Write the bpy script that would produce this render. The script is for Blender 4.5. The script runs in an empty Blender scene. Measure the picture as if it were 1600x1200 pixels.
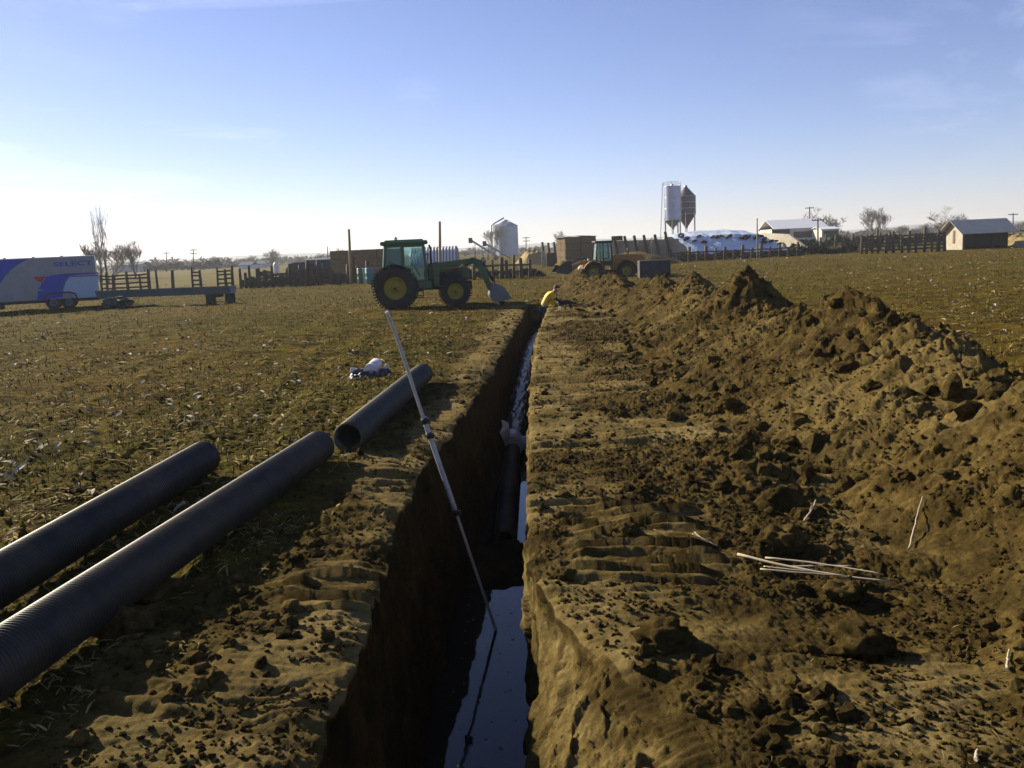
import bpy, bmesh, math, random
import numpy as np
from mathutils import Vector, Matrix, Euler

R = math.radians
random.seed(7)
S = bpy.context.scene
COL = S.collection

# ------------------------------------------------------------------ camera, sky, sun, exposure
FPX = 1400.0            # focal length in photograph pixels (1600 wide)
CAMH = 2.1
PITCH, YAW, ROLL = R(8.55), R(2.2), R(2.6)
cd = bpy.data.cameras.new('camera'); cam = bpy.data.objects.new('camera', cd); COL.objects.link(cam)
cd.sensor_width = 36.0; cd.lens = 36.0 * FPX / 1600.0
cd.clip_start = 0.05; cd.clip_end = 9000
CM = (Matrix.Rotation(YAW, 3, 'Z') @ Matrix.Rotation(R(90) - PITCH, 3, 'X') @ Matrix.Rotation(-ROLL, 3, 'Z'))
cam.matrix_world = Matrix.Translation((0, 0, CAMH)) @ CM.to_4x4()
S.camera = cam

def ray(px, py):
    return CM @ Vector(((px - 800) / FPX, -(py - 600) / FPX, -1.0))
def G(px, py, z=0.0):
    d = ray(px, py); t = (z - CAMH) / d.z
    return Vector((d.x * t, d.y * t, z))
def P(px, py, Y):
    d = ray(px, py); t = Y / d.y
    return Vector((d.x * t, Y, CAMH + d.z * t))

SUN_EL, SUN_AZ = R(25), R(-54)      # azimuth from +Y, clockwise positive: the sun is ahead and to the left
sun_dir = Vector((math.sin(SUN_AZ) * math.cos(SUN_EL), math.cos(SUN_AZ) * math.cos(SUN_EL), math.sin(SUN_EL)))
ld = bpy.data.lights.new('sun', 'SUN'); ld.energy = 5.0; ld.angle = R(0.53); ld.color = (1.0, 0.88, 0.66)
sun = bpy.data.objects.new('sun', ld); COL.objects.link(sun)
sun.rotation_euler = sun_dir.to_track_quat('Z', 'Y').to_euler(); sun.location = (-30, 30, 40)

W = bpy.data.worlds.new('World'); S.world = W; W.use_nodes = True
nt = W.node_tree; nt.nodes.clear()
def N(t, ty, **kw):
    n = t.nodes.new(ty)
    for k, v in kw.items():
        if k in n.bl_rna.properties: setattr(n, k, v)
        else: n.inputs[k.replace('_', ' ')].default_value = v
    return n
sky = N(nt, 'ShaderNodeTexSky', sky_type='NISHITA', sun_disc=False, sun_elevation=SUN_EL, sun_rotation=SUN_AZ,
        altitude=1500.0, air_density=1.0, dust_density=.5, ozone_density=2.0)
bg = N(nt, 'ShaderNodeBackground'); bg.inputs['Strength'].default_value = 0.055
wo = N(nt, 'ShaderNodeOutputWorld')
tc = N(nt, 'ShaderNodeTexCoord'); mp = N(nt, 'ShaderNodeMapping'); mp.inputs['Scale'].default_value = (1.5, 3.0, 11.0)
mp.inputs['Rotation'].default_value = (0.0, 0.25, 0.5)
cn = N(nt, 'ShaderNodeTexNoise'); cn.inputs['Scale'].default_value = 1.7; cn.inputs['Detail'].default_value = 6; cn.inputs['Roughness'].default_value = .6; cn.inputs['Distortion'].default_value = .6
cr = N(nt, 'ShaderNodeValToRGB'); cr.color_ramp.elements[0].position = .60; cr.color_ramp.elements[0].color = (0, 0, 0, 1)
cr.color_ramp.elements[1].position = .82; cr.color_ramp.elements[1].color = (.5, .5, .5, 1)
mx = N(nt, 'ShaderNodeMix', data_type='RGBA', blend_type='SCREEN'); 
L = nt.links.new
L(tc.outputs['Generated'], mp.inputs['Vector']); L(mp.outputs[0], cn.inputs['Vector']); L(cn.outputs['Fac'], cr.inputs['Fac'])
tint = N(nt, 'ShaderNodeMix', data_type='RGBA', blend_type='MULTIPLY'); tint.inputs['Factor'].default_value = 1.0
tint.inputs['B'].default_value = (1.10, .99, 1.20, 1)
L(sky.outputs[0], tint.inputs['A'])
add = N(nt, 'ShaderNodeMix', data_type='RGBA', blend_type='ADD'); add.inputs['Factor'].default_value = 1.0
cm2 = N(nt, 'ShaderNodeMix', data_type='RGBA', blend_type='MULTIPLY'); cm2.inputs['Factor'].default_value = 1.0; cm2.inputs['B'].default_value = (4.0, 3.6, 3.9, 1)
acc = None
for (cx_, cy_, rad_, k_) in ((650, 148, 1.8, .22), (1490, 92, 6.5, .24), (1330, 20, 6.0, .16), (130, 20, 5.0, .14), (1560, 40, 4, .16)):
    dv_ = ray(cx_, cy_).normalized(); dt = N(nt, 'ShaderNodeVectorMath', operation='DOT_PRODUCT'); L(tc.outputs['Generated'], dt.inputs[0]); dt.inputs[1].default_value = dv_
    mr = N(nt, 'ShaderNodeMapRange'); L(dt.outputs['Value'], mr.inputs['Value']); mr.inputs['From Min'].default_value = math.cos(R(rad_)); mr.inputs['From Max'].default_value = 1.0; mr.inputs['To Min'].default_value = 0; mr.inputs['To Max'].default_value = k_
    if acc is None: acc = mr.outputs[0]
    else:
        am = N(nt, 'ShaderNodeMath', operation='ADD'); L(acc, am.inputs[0]); L(mr.outputs[0], am.inputs[1]); acc = am.outputs[0]
wn = N(nt, 'ShaderNodeTexNoise'); wn.inputs['Scale'].default_value = 6.; wn.inputs['Detail'].default_value = 7; wn.inputs['Roughness'].default_value = .62; wn.inputs['Distortion'].default_value = .8
mp2 = N(nt, 'ShaderNodeMapping'); mp2.inputs['Scale'].default_value = (1.0, 1.0, 3.6); mp2.inputs['Rotation'].default_value = (0.0, -0.35, 0); L(tc.outputs['Generated'], mp2.inputs['Vector']); L(mp2.outputs[0], wn.inputs['Vector'])
wr = N(nt, 'ShaderNodeMapRange'); L(wn.outputs['Fac'], wr.inputs['Value']); wr.inputs['From Min'].default_value = .46; wr.inputs['From Max'].default_value = .72
wm = N(nt, 'ShaderNodeMath', operation='MULTIPLY'); L(wr.outputs[0], wm.inputs[0]); L(acc, wm.inputs[1]); wm.use_clamp = True
cmx = N(nt, 'ShaderNodeMix', data_type='RGBA', blend_type='ADD'); cmx.inputs['Factor'].default_value = 1.0; cv = N(nt, 'ShaderNodeCombineColor'); [L(wm.outputs[0], cv.inputs[i]) for i in range(3)]
L(cr.outputs['Color'], cmx.inputs['A']); L(cv.outputs[0], cmx.inputs['B'])
L(cmx.outputs['Result'], cm2.inputs['A']); L(tint.outputs['Result'], add.inputs['A']); L(cm2.outputs['Result'], add.inputs['B'])
L(add.outputs['Result'], bg.inputs['Color']); L(bg.outputs[0], wo.inputs['Surface'])

S.render.engine = 'CYCLES'
S.view_settings.view_transform = 'Standard'; S.view_settings.look = 'None'
S.view_settings.exposure = 1.08; S.view_settings.gamma = 1.0
S.cycles.max_bounces = 5; S.cycles.diffuse_bounces = 2; S.cycles.glossy_bounces = 3
S.cycles.transmission_bounces = 4; S.cycles.transparent_max_bounces = 8; S.cycles.volume_bounces = 0
S.cycles.use_denoising = True

# ------------------------------------------------------------------ noise (numpy)
_rng = np.random.RandomState(11)
_perm = _rng.permutation(512).astype(np.int64); _perm = np.concatenate([_perm, _perm])
_g3 = _rng.normal(size=(512, 3)); _g3 /= np.linalg.norm(_g3, axis=1)[:, None]
def perlin(x, y, z=0.0):
    x = np.asarray(x, float); y = np.broadcast_to(np.asarray(y, float), x.shape); z = np.broadcast_to(np.asarray(z, float), x.shape)
    xi = np.floor(x).astype(np.int64); yi = np.floor(y).astype(np.int64); zi = np.floor(z).astype(np.int64)
    fx, fy, fz = x - xi, y - yi, z - zi
    u = fx**3*(fx*(fx*6-15)+10); v = fy**3*(fy*(fy*6-15)+10); w = fz**3*(fz*(fz*6-15)+10)
    def g(a, b, c):
        h = _perm[(_perm[(_perm[(xi+a) & 511] + yi + b) & 511] + zi + c) & 511]
        gr = _g3[h]
        return gr[..., 0]*(fx-a) + gr[..., 1]*(fy-b) + gr[..., 2]*(fz-c)
    def lp(a, b, t): return a + (b-a)*t
    return 1.6*lp(lp(lp(g(0,0,0), g(1,0,0), u), lp(g(0,1,0), g(1,1,0), u), v),
                  lp(lp(g(0,0,1), g(1,0,1), u), lp(g(0,1,1), g(1,1,1), u), v), w)
def perlin2(x, y, s=0.0): return perlin(x, y, s + 0.37)
def fbm(x, y, s=0.0, o=4, r=.5):
    t = 0; a = 1.0; f = 1.0
    for k in range(o):
        t = t + a*perlin2(x*f, y*f, s + 7.3*k); a *= r; f *= 2.03
    return t
def billow(x, y, s=0.0, o=3):
    t = 0; a = 1.0; f = 1.0
    for k in range(o):
        t = t + a*(np.abs(perlin2(x*f, y*f, s + 5.1*k))*2 - .5); a *= .5; f *= 2.1
    return t
def cobble(x, y, size, seed, dens=.8, warp=.35):
    """half-buried lumps: height of randomly sized domes, one per cell"""
    wx = x/size + warp*perlin2(x/size*1.7, y/size*1.7, seed+1); wy = y/size + warp*perlin2(x/size*1.7, y/size*1.7, seed+9)
    ix = np.floor(wx).astype(np.int64); iy = np.floor(wy).astype(np.int64); out = np.zeros_like(wx); sd = int(seed*13) & 255
    for a in (-1, 0, 1):
        for b in (-1, 0, 1):
            h = _perm[(_perm[(ix+a+sd) & 511] + iy+b) & 511]; h2 = _perm[(h+77) & 511]; h3 = _perm[(h+191) & 511]; h4 = _perm[(h+301) & 511]
            cx = ix+a+.15+.7*h2/511; cy = iy+b+.15+.7*h3/511; r = np.where(h4/511 < dens, .18+.40*(h/511)**1.5, 0)
            th = h3*.0247; c_, s_ = np.cos(th), np.sin(th); rr = np.maximum(r, 1e-3)
            u = ((wx-cx)*c_ + (wy-cy)*s_)/rr; v = (-(wx-cx)*s_ + (wy-cy)*c_)/rr*(1+.5*(h2/511))
            d = np.maximum(np.maximum(np.abs(u), np.abs(v)), (np.abs(u)+np.abs(v))*.74)
            out = np.maximum(out, np.where((r > 0) & (d < 1), r*np.clip(np.minimum(2.4*(1-d), .62 + .38*u*(h/511) + .25*v), 0, 1), 0))
    return out*size
def smooth(a, b, x):
    t = np.clip((x-a)/(b-a), 0, 1); return t*t*(3-2*t)

# ------------------------------------------------------------------ terrain shape
_ey = [-8, 3.4, 4.2, 5.4, 6.3, 7.3, 8.4, 10, 13.7, 18, 23, 28.8, 33, 40]
_el = [-1.02, -1.04, -1.05, -1.09, -1.22, -1.24, -1.31, -1.2, -1.03, -.92, -.78, -.64, -.55, -.5]
_ry = [-8, 3.0, 3.6, 4.25, 4.8, 5.5, 6.6, 10, 14, 22, 33, 40]
_rx = [.62, .74, .60, .33, .07, -.13, -.18, -.22, -.26, -.18, .22, .22]
def edge_l(y): return np.interp(y, _ey, _el) + .05*perlin2(y*1.1, y*0, 3.) + .035*perlin2(y*3.7, y*0, 5.) + .015*perlin2(y*11., y*0, 6.)
def edge_r(y): return np.interp(y, _ry, _rx) + .025*perlin2(y*1.3, y*0, 8.) + .02*perlin2(y*4.1, y*0, 9.)*(1+1.5*(y < 6))
def floor_z(y):
    return np.interp(y, [-8, 9.5, 9.9, 10.9, 11.8, 14.6, 16.2, 21, 26, 31.0, 31.3, 33.3, 33.8],
                        [-1.98, -1.98, -1.66, -1.63, -1.78, -1.78, -1.66, -1.45, -1.25, -1.1, -.95, -.9, 0])
WATER_Z = -1.72
def field_w(x, y):
    """1 where the stubble field is, 0 on the bare dug strips"""
    n = .55*perlin2(x*.9, y*.5, 21.) + .3*perlin2(x*2.7, y*2.1, 22.)
    left = smooth(-1.75, -2.7, x + n - np.clip((y-6)*.02, 0, .8))
    right = smooth(5.2, 6.6, x + n*1.5)
    far = smooth(31, 37, y + 3*n)
    return np.clip(np.maximum(np.maximum(left, right), np.maximum(far*smooth(1.0, -1.0, x-1.5), smooth(40, 46, y))), 0, 1)
def groove_w(x, y):
    """where the bucket teeth left crisp parallel grooves across the banks"""
    n = .12*perlin2(x*3, y*3, 24.)
    a = smooth(.02, .16, x+n)*smooth(1.35, .95, x+n)*smooth(5.3, 5.5, y+n)*smooth(7.2, 6.9, y+n)
    b = smooth(-1.85, -1.6, x+n)*smooth(4.9, 5.1, y+n)*smooth(6.1, 5.9, y+n)*(x < -.6)
    return np.maximum(a, b)
def ground_z(x, y):
    x = np.asarray(x, float); y = np.asarray(y, float)
    f = field_w(x, y)
    near = np.clip(1.3 - y/60, .25, 1)
    z = .05*fbm(x*.35, y*.35, 1., 3) + .016*fbm(x*1.9, y*1.9, 2., 3)*near + .035*f*billow(x*.8, y*1.3, 6., 3)*smooth(10, 25, y)*smooth(110, 60, y)
    fine = .016*billow(x*6., y*6., 3., 2) + .008*fbm(x*19., y*19., 4., 2)
    # bare dug strip: lumps and bucket-scrape ledges running across the trench
    lump = .04*np.clip(billow(x*1.7, y*1.7, 31., 3), -.4, 2) + .010*billow(x*5.1, y*5.1, 32., 3) + .009*billow(x*19., y*17., 35., 3)
    cz = smooth(-.25, .35, perlin2(x*.8, y*.7, 37.) + .3*perlin2(x*2.6, y*2.6, 38.))
    cz = cz*(1-.5*smooth(1.6, .6, x))
    lump = lump + (.55*cobble(x, y, .17, 3.)*cz + .7*cobble(x, y, .075, 5.)*(.3+.7*cz) + .8*cobble(x, y, .034, 7., .9))*.85
    m = smooth(-.1, .35, perlin2(x*.45, y*.6, 33.) + .35*smooth(.9, .2, x)*smooth(-.6, -.2, x) + .62*smooth(-1.9, -1.35, x)*smooth(-.6, -.9, x))
    w_ = x + .25*perlin2(x*1.3, y*1.3, 30.); st = perlin2(w_*.5, y*5.2 + .8*w_, 34.); ledge = .030*np.tanh(st*9)*smooth(-.2, .3, perlin2(x*1.1, y*1.3, 29.)) + .014*np.tanh(6*perlin2(w_*1.0, y*13. + 2*perlin2(x*2, y*2, 27.), 36.))*smooth(-.25, .2, perlin2(x*1.4, y*1.2, 28.)) + .008*perlin2(x*6, y*22., 39.)
    dug = lump*(1-.75*m) + ledge*m
    gw = groove_w(x, y); saw = 1 - np.mod(y*6.6 + .7*perlin2(x*1.3, y*1.2, 26.) + .22*x, 1.0); grv = .075*saw*smooth(-.3, .15, perlin2(x*1.6, y*5.5, 23.)) + .004*perlin2(x*9, y*40, 22.)
    dug = dug*(1-.8*gw) + grv*gw
    z = z + fine*f*1.3*near + (1-f)*(dug + .25*fine + .3*cobble(x, y, .05, 8., .6))
    # corn rows, long low ridges in the stubble
    z = z + f*.02*np.sin((x*.9 + y*.12)*2*np.pi/.76*.9 + 1.5*perlin2(x*.2, y*.2, 40.))*np.clip(1.2 - y/45, 0, 1)
    # crumbled edge beside the trench
    dl = np.clip((edge_l(y) - x), 0, 3); dr = np.clip((x - edge_r(y)), 0, 3)
    z = z - (.06*np.exp(-dl/.12)*(x < -.6) + .035*np.exp(-dr/.04)*(x >= -.6))*smooth(33.9, 33.2, y)
    z = z*smooth(900, 200, y)
    return z

def heap_c(y): return np.interp(y, [0, 24, 30, 36, 42, 50], [4.0, 4.0, 3.6, 2.95, 2.3, 1.9])
def heap_h(x, y):
    yy = y
    xc = heap_c(y) + .25*perlin2(y*.35, y*0, 51.)
    hc = np.interp(yy, [0, 3, 5, 7.4, 9, 10.5, 14, 16, 20, 24, 30, 36, 42, 47, 50, 52], [.85, .9, .95, .93, 1.02, 1.08, 1.0, 1.02, .98, .93, .85, .76, .72, .6, .3, -.6])
    hc = hc*.96 + .10*perlin2(y*.8, y*0, 52.)
    dx = x - xc
    base = hc - np.abs(dx)*np.where(dx < 0, .46, .62)
    base = np.where(np.abs(dx) < .3, base - .06*(np.abs(dx)/.3-1)**2, base) + .12
    for (px, py, ph, pw) in ((4.0, 12.0, .50, .55), (4.0, 17.6, .55, .8), (4.3, 11.0, .2, .5), (4.4, 9.9, .12, .5), (3.9, 24., .25, .9), (3.7, 29, .3, .9)):
        d = np.hypot((x-px)/1.15, y-py)
        base = base + .86*ph*np.clip(1 - d/(pw*1.7), 0, 1)**1.25
    toe = .12*perlin2(x*.7, y*.7, 54.) + .22*perlin2(x*.35+3, y*.35, 55.)
    z = base - .10 + toe
    up = smooth(-.3, .3, z)
    ax = np.abs(dx)
    # slope runnels, clods thick near the crest and at the toe
    cz = smooth(-.3, .4, perlin2(x*.6, y*.6, 60.) + .4*perlin2(x*2, y*2, 61.)) ; cz = np.maximum(cz, smooth(.75, .3, ax))
    z = z + up*(.06*perlin2(x*.6, y*2.6, 56.) + .055*billow(x*1.6, y*1.6, 57., 3) + .032*billow(x*2.9, y*2.9, 53., 2)*smooth(1.1, .3, ax) + .016*billow(x*5, y*5, 58., 3)
         + .006*billow(x*17, y*17, 59., 3) + .5*cobble(x, y, .42, 17., .55)*smooth(1.3, .4, ax) + .65*cobble(x, y, .22, 11., .6)*cz + .7*cobble(x, y, .085, 13.)*(.25+.75*cz) + .75*cobble(x, y, .036, 15., .9))
    return np.maximum(z, -.35)

# ------------------------------------------------------------------ mesh helpers
def link(name, me, mat=None, parent=None, smooth_=False):
    o = bpy.data.objects.new(name, me); COL.objects.link(o)
    if mat is not None and len(me.materials) == 0: me.materials.append(mat)
    if parent is not None: o.parent = parent
    return o
def np_mesh(name, V, F, attr=None, smooth_=True):
    me = bpy.data.meshes.new(name); V = np.asarray(V, np.float32); F = np.asarray(F, np.int32)
    me.vertices.add(len(V)); me.vertices.foreach_set('co', V.ravel())
    k = F.shape[1]
    me.loops.add(F.size); me.loops.foreach_set('vertex_index', F.ravel())
    me.polygons.add(len(F)); me.polygons.foreach_set('loop_start', np.arange(len(F), dtype=np.int32)*k)
    me.polygons.foreach_set('use_smooth', np.full(len(F), smooth_))
    me.update(calc_edges=True)
    if attr is not None:
        a = me.attributes.new('zone', 'FLOAT_COLOR', 'POINT'); a.data.foreach_set('color', np.asarray(attr, np.float32).ravel())
    return me
def grid_faces(nr, nc):
    i = np.arange(nr-1)[:, None]*nc + np.arange(nc-1)[None, :]
    return np.stack([i, i+1, i+1+nc, i+nc], -1).reshape(-1, 4)

def tag(o, label=None, cat=None, group=None, kind=None):
    if label: o['label'] = label
    if cat: o['category'] = cat
    if group: o['group'] = group
    if kind: o['kind'] = kind
    return o
def empty(name, loc=(0, 0, 0), rz=0.0, sc=1.0):
    o = bpy.data.objects.new(name, None); COL.objects.link(o); o.location = loc; o.rotation_euler = (0, 0, rz); o.scale = (sc,)*3
    o.empty_display_size = .2
    return o
def copy_tree(o, parent=None):
    c = o.copy(); COL.objects.link(c)
    if parent is not None: c.parent = parent
    for ch in [q for q in bpy.data.objects if q.parent == o]:
        copy_tree(ch, c)
    return c

class MB:
    def __init__(s): s.v = []; s.f = []; s.sm = []
    def add(s, vs, fs, sm=False):
        b = len(s.v); s.v += [tuple(v) for v in vs]; s.f += [tuple(b+i for i in f) for f in fs]; s.sm += [sm]*len(fs); return s
    def box(s, c, d, rot=None, bev=0.0):
        x, y, z = (q/2 for q in d); c = Vector(c)
        if bev <= 0:
            vs = [Vector((i*x, j*y, k*z)) for k in (-1, 1) for j in (-1, 1) for i in (-1, 1)]
            fs = [(0,2,3,1),(4,5,7,6),(0,1,5,4),(2,6,7,3),(0,4,6,2),(1,3,7,5)]
        else:
            b = min(bev, x*.9, y*.9, z*.9)
            bm = bmesh.new(); bmesh.ops.create_cube(bm, size=1)
            for v in bm.verts: v.co = Vector((v.co.x*2*x, v.co.y*2*y, v.co.z*2*z))
            bmesh.ops.bevel(bm, geom=bm.edges[:], offset=b, segments=2, affect='EDGES', profile=.6)
            bm.verts.index_update(); vs = [v.co.copy() for v in bm.verts]; fs = [tuple(v.index for v in f.verts) for f in bm.faces]; bm.free()
        if rot is not None:
            M = Euler(rot).to_matrix() if not isinstance(rot, Matrix) else rot
            vs = [M @ v for v in vs]
        return s.add([v + c for v in vs], fs)
    def bar(s, a, b, w, h, up=(0, 0, 1)):
        a = Vector(a); b = Vector(b); d = (b-a).normalized(); u = Vector(up); sd = d.cross(u)
        if sd.length < 1e-4: sd = d.cross(Vector((1, 0, 0)))
        sd.normalize(); u = sd.cross(d)
        vs = [p + sd*i*w/2 + u*j*h/2 for p in (a, b) for (i, j) in ((-1,-1),(1,-1),(1,1),(-1,1))]
        return s.add(vs, [(0,1,2,3),(4,7,6,5),(0,4,5,1),(1,5,6,2),(2,6,7,3),(3,7,4,0)])
    def tube(s, pts, rs, n=8, cap=True, sm=True):
        pts = [Vector(p) for p in pts]
        if not isinstance(rs, (list, tuple)): rs = [rs]*len(pts)
        ref = Vector((0, 0, 1)); d0 = (pts[1]-pts[0]).normalized()
        if abs(d0.z) > .9: ref = Vector((1, 0, 0))
        vs = []; fs = []
        for i, p in enumerate(pts):
            d = (pts[min(i+1, len(pts)-1)] - pts[max(i-1, 0)]).normalized()
            a = d.cross(ref).normalized(); b = a.cross(d)
            for k in range(n):
                t = 2*math.pi*k/n; vs.append(p + (a*math.cos(t) + b*math.sin(t))*rs[i])
        for i in range(len(pts)-1):
            for k in range(n):
                k2 = (k+1) % n; fs.append((i*n+k, i*n+k2, (i+1)*n+k2, (i+1)*n+k))
        s.add(vs, fs, sm)
        if cap:
            b = len(s.v) - len(vs)
            s.f.append(tuple(b+k for k in range(n))[::-1]); s.sm.append(False)
            m = b + (len(pts)-1)*n
            s.f.append(tuple(m+k for k in range(n))); s.sm.append(False)
        return s
    def lathe(s, prof, n=24, c=(0, 0, 0), axis='Z', sm=True, closed=False):
        vs = []; fs = []; c = Vector(c)
        for (r, h) in prof:
            for k in range(n):
                t = 2*math.pi*k/n; a, b = r*math.cos(t), r*math.sin(t)
                vs.append(c + (Vector((a, b, h)) if axis == 'Z' else Vector((h, a, b)) if axis == 'X' else Vector((b, h, a))))
        m = len(prof)
        for i in range(m if closed else m-1):
            for k in range(n):
                k2 = (k+1) % n; j = (i+1) % m
                fs.append((i*n+k, i*n+k2, j*n+k2, j*n+k))
        return s.add(vs, fs, sm)
    def prism(s, poly, y0, y1, sm=False):
        """polygon in xz extruded along y"""
        n = len(poly)
        vs = [(x, y0, z) for x, z in poly] + [(x, y1, z) for x, z in poly]
        fs = [tuple(range(n)), tuple(range(2*n-1, n-1, -1))] + [(i, i+n, (i+1) % n + n, (i+1) % n) for i in range(n)]
        return s.add(vs, fs, sm)
    def build(s, name, mat=None, parent=None, mats=None):
        me = bpy.data.meshes.new(name); me.from_pydata([tuple(v) for v in s.v], [], s.f)
        me.polygons.foreach_set('use_smooth', s.sm); me.update()
        bm = bmesh.new(); bm.from_mesh(me); bmesh.ops.recalc_face_normals(bm, faces=bm.faces); bm.to_mesh(me); bm.free()
        return link(name, me, mat, parent)

# ------------------------------------------------------------------ materials
def newmat(name):
    m = bpy.data.materials.new(name); m.use_nodes = True; t = m.node_tree
    return m, t, t.nodes['Principled BSDF']
def ramp(t, stops, interp='LINEAR'):
    r = t.nodes.new('ShaderNodeValToRGB'); r.color_ramp.interpolation = interp
    e = r.color_ramp.elements
    while len(e) < len(stops): e.new(.5)
    for i, (p, c) in enumerate(stops): e[i].position = p; e[i].color = (*c, 1) if len(c) == 3 else c
    return r
def noise(t, scale, detail=4, rough=.55, vec=None, dist=0.0, mapping=None):
    n = t.nodes.new('ShaderNodeTexNoise'); n.inputs['Scale'].default_value = scale; n.inputs['Detail'].default_value = detail
    n.inputs['Roughness'].default_value = rough; n.inputs['Distortion'].default_value = dist
    if vec is None:
        vec = t.nodes.new('ShaderNodeTexCoord').outputs['Object']
    if mapping:
        mp = t.nodes.new('ShaderNodeMapping'); mp.inputs['Scale'].default_value = mapping; t.links.new(vec, mp.inputs[0]); vec = mp.outputs[0]
    t.links.new(vec, n.inputs['Vector']); return n
def mixc(t, fac, a, b, mode='MIX'):
    m = t.nodes.new('ShaderNodeMix'); m.data_type = 'RGBA'; m.blend_type = mode
    for s, v in (('Factor', fac), ('A', a), ('B', b)):
        if hasattr(v, 'links') or hasattr(v, 'is_linked'): t.links.new(v, m.inputs[s])
        elif isinstance(v, (int, float)): m.inputs[s].default_value = v
        else: m.inputs[s].default_value = (*v, 1) if len(v) == 3 else v
    return m.outputs['Result']
def bump(t, h, strength, dist, prev=None):
    b = t.nodes.new('ShaderNodeBump'); b.inputs['Strength'].default_value = strength; b.inputs['Distance'].default_value = dist
    t.links.new(h, b.inputs['Height'])
    if prev is not None: t.links.new(prev, b.inputs['Normal'])
    return b.outputs['Normal']
def plain(name, col, rough=.6, metal=0.0, var=.25, nscale=6.0, bumpd=0.0, spec=.5, dirt=None, dirtamt=.35):
    """worn paint / metal / wood: base colour broken up by grime"""
    m, t, b = newmat(name)
    n = noise(t, nscale, 6, .65)
    r = ramp(t, [(.3, (1-var,)*3), (.7, (1+var*.4,)*3)]); t.links.new(n.outputs['Fac'], r.inputs[0])
    c = mixc(t, 1.0, col, r.outputs[0], 'MULTIPLY')
    if dirt is not None:
        n2 = noise(t, nscale*.37, 8, .7); r2 = ramp(t, [(.45, (0, 0, 0)), (.75, (dirtamt,)*3)]); t.links.new(n2.outputs['Fac'], r2.inputs[0])
        c = mixc(t, r2.outputs[0], c, dirt)
    t.links.new(c, b.inputs['Base Color'])
    b.inputs['Roughness'].default_value = rough; b.inputs['Metallic'].default_value = metal; b.inputs['Specular IOR Level'].default_value = spec
    if bumpd: t.links.new(bump(t, n.outputs['Fac'], .6, bumpd), b.inputs['Normal'])
    return m

def soil_material():
    m, t, b = newmat('soil'); Lk = t.links.new
    co = t.nodes.new('ShaderNodeTexCoord').outputs['Object']
    at = t.nodes.new('ShaderNodeAttribute'); at.attribute_name = 'zone'
    sep = t.nodes.new('ShaderNodeSeparateColor'); Lk(at.outputs['Color'], sep.inputs[0])
    big = noise(t, .55, 5, .6, co); mid = noise(t, 3.1, 7, .65, co, .3); fin = noise(t, 22, 8, .7, co)
    top = ramp(t, [(.28, (.018, .0135, .0045)), (.5, (.062, .0455, .0150)), (.72, (.136, .102, .035))]); Lk(mid.outputs['Fac'], top.inputs[0])
    tint = ramp(t, [(.35, (.82, .78, .72)), (.65, (1.18, 1.1, 1.0))]); Lk(big.outputs['Fac'], tint.inputs[0])
    soil = mixc(t, 1.0, top.outputs[0], tint.outputs[0], 'MULTIPLY')
    fr = ramp(t, [(.32, (.42,)*3), (.68, (1.5,)*3)]); Lk(fin.outputs['Fac'], fr.inputs[0])
    soil = mixc(t, .8, soil, fr.outputs[0], 'MULTIPLY')
    # sandy subsoil, where the bucket cut through (wall) and smeared patches
    sn = noise(t, 2.2, 6, .6, co, .8, (1, .6, 1.6))
    sand = ramp(t, [(.3, (.105, .076, .022)), (.55, (.21, .155, .058)), (.75, (.31, .238, .104))]); Lk(sn.outputs['Fac'], sand.inputs[0])
    sand2 = mixc(t, .5, sand.outputs[0], fr.outputs[0], 'MULTIPLY')
    soil = mixc(t, sep.outputs['Blue'], soil, sand2)
    # stubble field: brown earth under dead, slightly green cover
    fn = noise(t, 5.5, 8, .7, co, .2, (1.0, 1.6, 1.0))
    fld = ramp(t, [(.25, (.020, .0185, .003)), (.42, (.052, .045, .0065)), (.58, (.094, .072, .0125)), (.78, (.17, .138, .038))]); Lk(fn.outputs['Fac'], fld.inputs[0])
    fm = noise(t, 1.1, 5, .7, co, .4, (.55, 1.5, 1)); fmr = ramp(t, [(.36, (.58, .54, .5)), (.62, (1.42, 1.34, 1.25))]); Lk(fm.outputs['Fac'], fmr.inputs[0])
    fbig = noise(t, .16, 5, .6, co); fbr = ramp(t, [(.38, (.86, .96, .76)), (.62, (1.18, 1.03, .98))]); Lk(fbig.outputs['Fac'], fbr.inputs[0])
    fldc = mixc(t, 1.0, fld.outputs[0], fbr.outputs[0], 'MULTIPLY')
    fldc = mixc(t, 1.0, fldc, fmr.outputs[0], 'MULTIPLY')
    col = mixc(t, sep.outputs['Red'], soil, fldc)
    dn = noise(t, .35, 6, .6, co); dry = ramp(t, [(.3, (.11, .092, .036)), (.7, (.17, .145, .06))]); Lk(dn.outputs['Fac'], dry.inputs[0])
    col = mixc(t, sep.outputs['Green'], col, dry.outputs[0])
    shade_col = mixc(t, 1.0, col, (.36, .34, .32), 'MULTIPLY'); col = mixc(t, at.outputs['Alpha'], col, shade_col)  # zone alpha darkens the soil: trench shade put into its colour
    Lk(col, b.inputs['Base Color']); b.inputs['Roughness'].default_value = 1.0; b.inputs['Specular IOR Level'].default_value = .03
    vf = noise(t, 95, 4, .75, co); n1 = bump(t, mid.outputs['Fac'], .4, .03); n2 = bump(t, fin.outputs['Fac'], 1.0, .022, n1); n2 = bump(t, vf.outputs['Fac'], 1.0, .010, n2); Lk(n2, b.inputs['Normal'])
    return m
M_SOIL = soil_material()

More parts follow.
